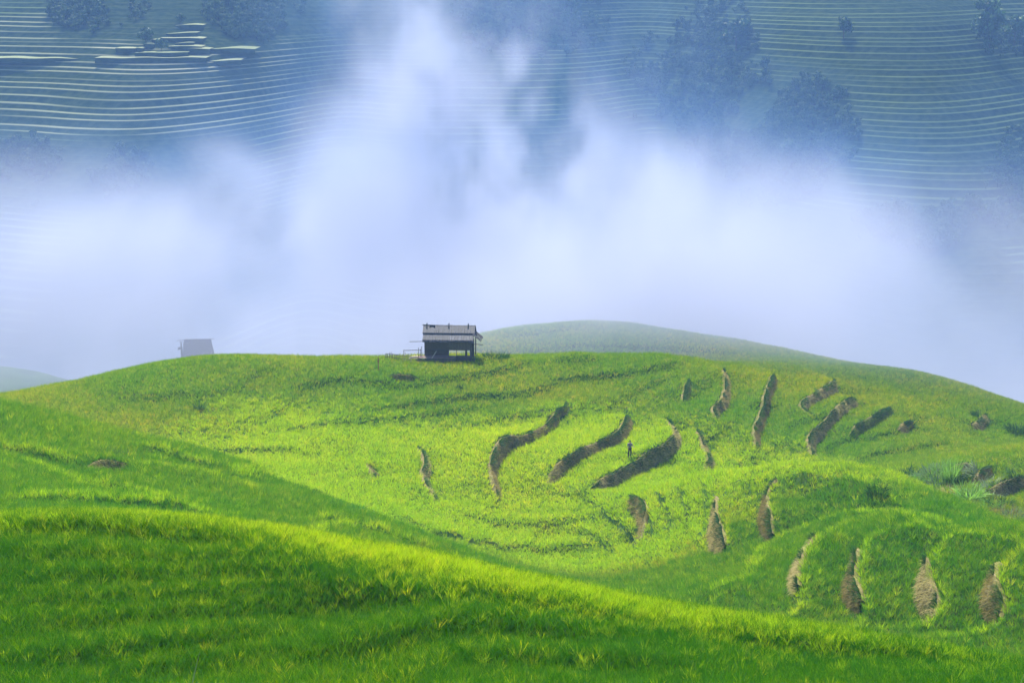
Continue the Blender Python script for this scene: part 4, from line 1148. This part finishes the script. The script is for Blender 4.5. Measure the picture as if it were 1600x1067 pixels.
CREST = [(-340, -58), (-160, -62), (-110, -60), (-75, -50), (-54, -32), (-40, -6), (-22, 12), (0, 8), (18, -8), (36, -28), (54, -46), (79, -60), (126, -78), (340, -80)]
PUFFS = [(640, 150, 60, 65, 1.1), (850, 232, 120, 60, .75), (590, 50, 60, 90, .5), (740, 50, 120, 70, .30), (960, 430, 190, 60, 1.0), (470, 330, 130, 55, .4), (1150, 340, 120, 50, .35),
         (1320, 400, 110, 45, .35), (180, 410, 220, 50, .35), (590, 225, 90, 70, .7), (660, 70, 55, 70, .6), (1050, 270, 70, 45, .45), (690, 330, 160, 80, .45), (900, 120, 120, 60, .18), (330, 300, 80, 40, .3)]
def mist_density(x, y, z):
    wx = x + 34 * (fbm3(x, y, z, 60, 2) - 0.5); wz = z + 34 * (fbm3(x + 300, y, z, 60, 2) - 0.5)
    big = fbm3(wx, y * 0.5, wz * 0.8, 52, 4) - 0.5
    fine = fbm3(wx + 90, y * 0.30, wz * 0.65, 20, 5, 0.66)
    wisp = sstep(0.42, 0.60, fine) * 2.2
    top = np.interp(x + 30 * big, [c[0] for c in CREST], [c[1] for c in CREST])
    body = sstep(-2, 70, top - z + 130 * big)
    slab = sstep(320, 350, y + 40 * big) * sstep(420, 385, y + 40 * big)
    plume = 0.34 * body ** 1.3 * (0.03 + wisp) * slab
    puff = 0
    for px, py, rx, rz, amp in PUFFS:
        c = at(px, py, 365.0); rx *= 365 / FPX; rz *= 365 / FPX
        q = ((x - c[0] + 40 * big) / rx) ** 2 + ((z - c[2] + 40 * big) / rz) ** 2 + ((y - 365) / 30.0) ** 2
        puff = puff + amp * np.exp(-q * 0.9)
    plume = plume + 0.8 * puff * (0.08 + 0.95 * wisp)
    lt = np.interp(x, [-240, -120, -60, 0, 50, 110, 240], [-92, -90, -84, -78, -88, -104, -112])
    low = sstep(4, -42, z - lt + 70 * big + 16 * (fine - 0.5))
    dense = plume + 0.50 * low * (0.35 + 0.55 * wisp) * sstep(205, 290, y + 30 * big) * sstep(560, 470, y)
    veil = 0.75 * sstep(196, 226, y) * sstep(300, 250, y) * sstep(-20, -50, z) * sstep(0.30, 0.62, fbm3(wx - 70, y, wz, 40, 4)) * np.interp(x, [-60, -25, -8, 12, 40, 60, 90], [2.3, 2.2, 1.5, 2.4, 2.2, 1.5, 1.0])
    dense = dense + veil
    return MIST_D * dense + FAR_HAZE * sstep(215, 300, y)

def mist():
    VOX = np.array([1.7, 3.2, 1.7])
    lo = np.array([-221.0, 190.0, -142.0]); n = np.array([260, 120, 98])
    ax = [lo[i] + (np.arange(n[i]) + 0.5) * VOX[i] for i in range(3)]
    Z, Y, X = np.meshgrid(ax[2].astype(np.float32), ax[1].astype(np.float32), ax[0].astype(np.float32), indexing='ij')
    D = mist_density(X, Y, Z).astype(np.float32).ravel()
    # the field travels as a point attribute and is read back voxel by voxel
    me = bpy.data.meshes.new('mist'); me.vertices.add(len(D))
    a = me.attributes.new('dens', 'FLOAT', 'POINT'); a.data.foreach_set('value', D)
    o = new_obj('mist', me); o['kind'] = 'stuff'
    m, nt, out, N, Lk = nmat('mist_air')
    v = N('ShaderNodeVolumePrincipled', Anisotropy=0.1, Density=1.0)
    ad = N('ShaderNodeAttribute', attribute_name='density')
    mr = N('ShaderNodeMapRange'); mr.inputs['From Min'].default_value = FAR_HAZE * 1.1; mr.inputs['From Max'].default_value = FAR_HAZE * 8; Lk(ad.outputs['Fac'], mr.inputs['Value'])
    cm = N('ShaderNodeMix', data_type='RGBA'); Lk(mr.outputs[0], cm.inputs[0]); cm.inputs[6].default_value = (*HAZE_C, 1); cm.inputs[7].default_value = (*MIST_C, 1)
    Lk(cm.outputs[2], v.inputs['Color'])
    Lk(v.outputs[0], out.inputs['Volume'])
    me.materials.append(m)
    ng = bpy.data.node_groups.new('mist', 'GeometryNodeTree')
    ng.interface.new_socket('Geometry', in_out='INPUT', socket_type='NodeSocketGeometry')
    ng.interface.new_socket('Geometry', in_out='OUTPUT', socket_type='NodeSocketGeometry')
    nn = ng.nodes; l = ng.links.new
    gi = nn.new('NodeGroupInput'); go = nn.new('NodeGroupOutput')
    pos = nn.new('GeometryNodeInputPosition'); sep = nn.new('ShaderNodeSeparateXYZ'); l(pos.outputs[0], sep.inputs[0])
    def mth(op, p, q):
        k = nn.new('ShaderNodeMath'); k.operation = op
        for i, w in enumerate((p, q)):
            if isinstance(w, (int, float)): k.inputs[i].default_value = w
            else: l(w, k.inputs[i])
        return k.outputs[0]
    idx = []
    for i in range(3):
        f = mth('FLOOR', mth('DIVIDE', mth('SUBTRACT', sep.outputs[i], float(lo[i])), float(VOX[i])), 0.0)
        idx.append(mth('MINIMUM', mth('MAXIMUM', f, 0.0), float(n[i] - 1)))
    flat = mth('ADD', idx[0], mth('MULTIPLY', mth('ADD', idx[1], mth('MULTIPLY', idx[2], float(n[1]))), float(n[0])))
    na = nn.new('GeometryNodeInputNamedAttribute'); na.data_type = 'FLOAT'; na.inputs['Name'].default_value = 'dens'
    si = nn.new('GeometryNodeSampleIndex'); si.data_type = 'FLOAT'; si.domain = 'POINT'
    l(gi.outputs[0], si.inputs['Geometry']); l(na.outputs[0], si.inputs['Value']); l(flat, si.inputs['Index'])
    vc = nn.new('GeometryNodeVolumeCube')
    l(si.outputs[0], vc.inputs['Density'])
    hi = lo + n * VOX
    vc.inputs['Min'].default_value = tuple(lo + VOX / 2); vc.inputs['Max'].default_value = tuple(hi - VOX / 2)
    for i, k in enumerate(('Resolution X', 'Resolution Y', 'Resolution Z')): vc.inputs[k].default_value = int(n[i])
    sm = nn.new('GeometryNodeSetMaterial'); sm.inputs['Material'].default_value = m
    l(vc.outputs[0], sm.inputs[0]); l(sm.outputs[0], go.inputs[0])
    md = o.modifiers.new('mist', 'NODES'); md.node_group = ng
    return tag(o, 'white bank of mist rising between the hill and the far terraces')
mist()
SC.cycles.volume_step_rate = 2.2
SC.cycles.volume_max_steps = 128
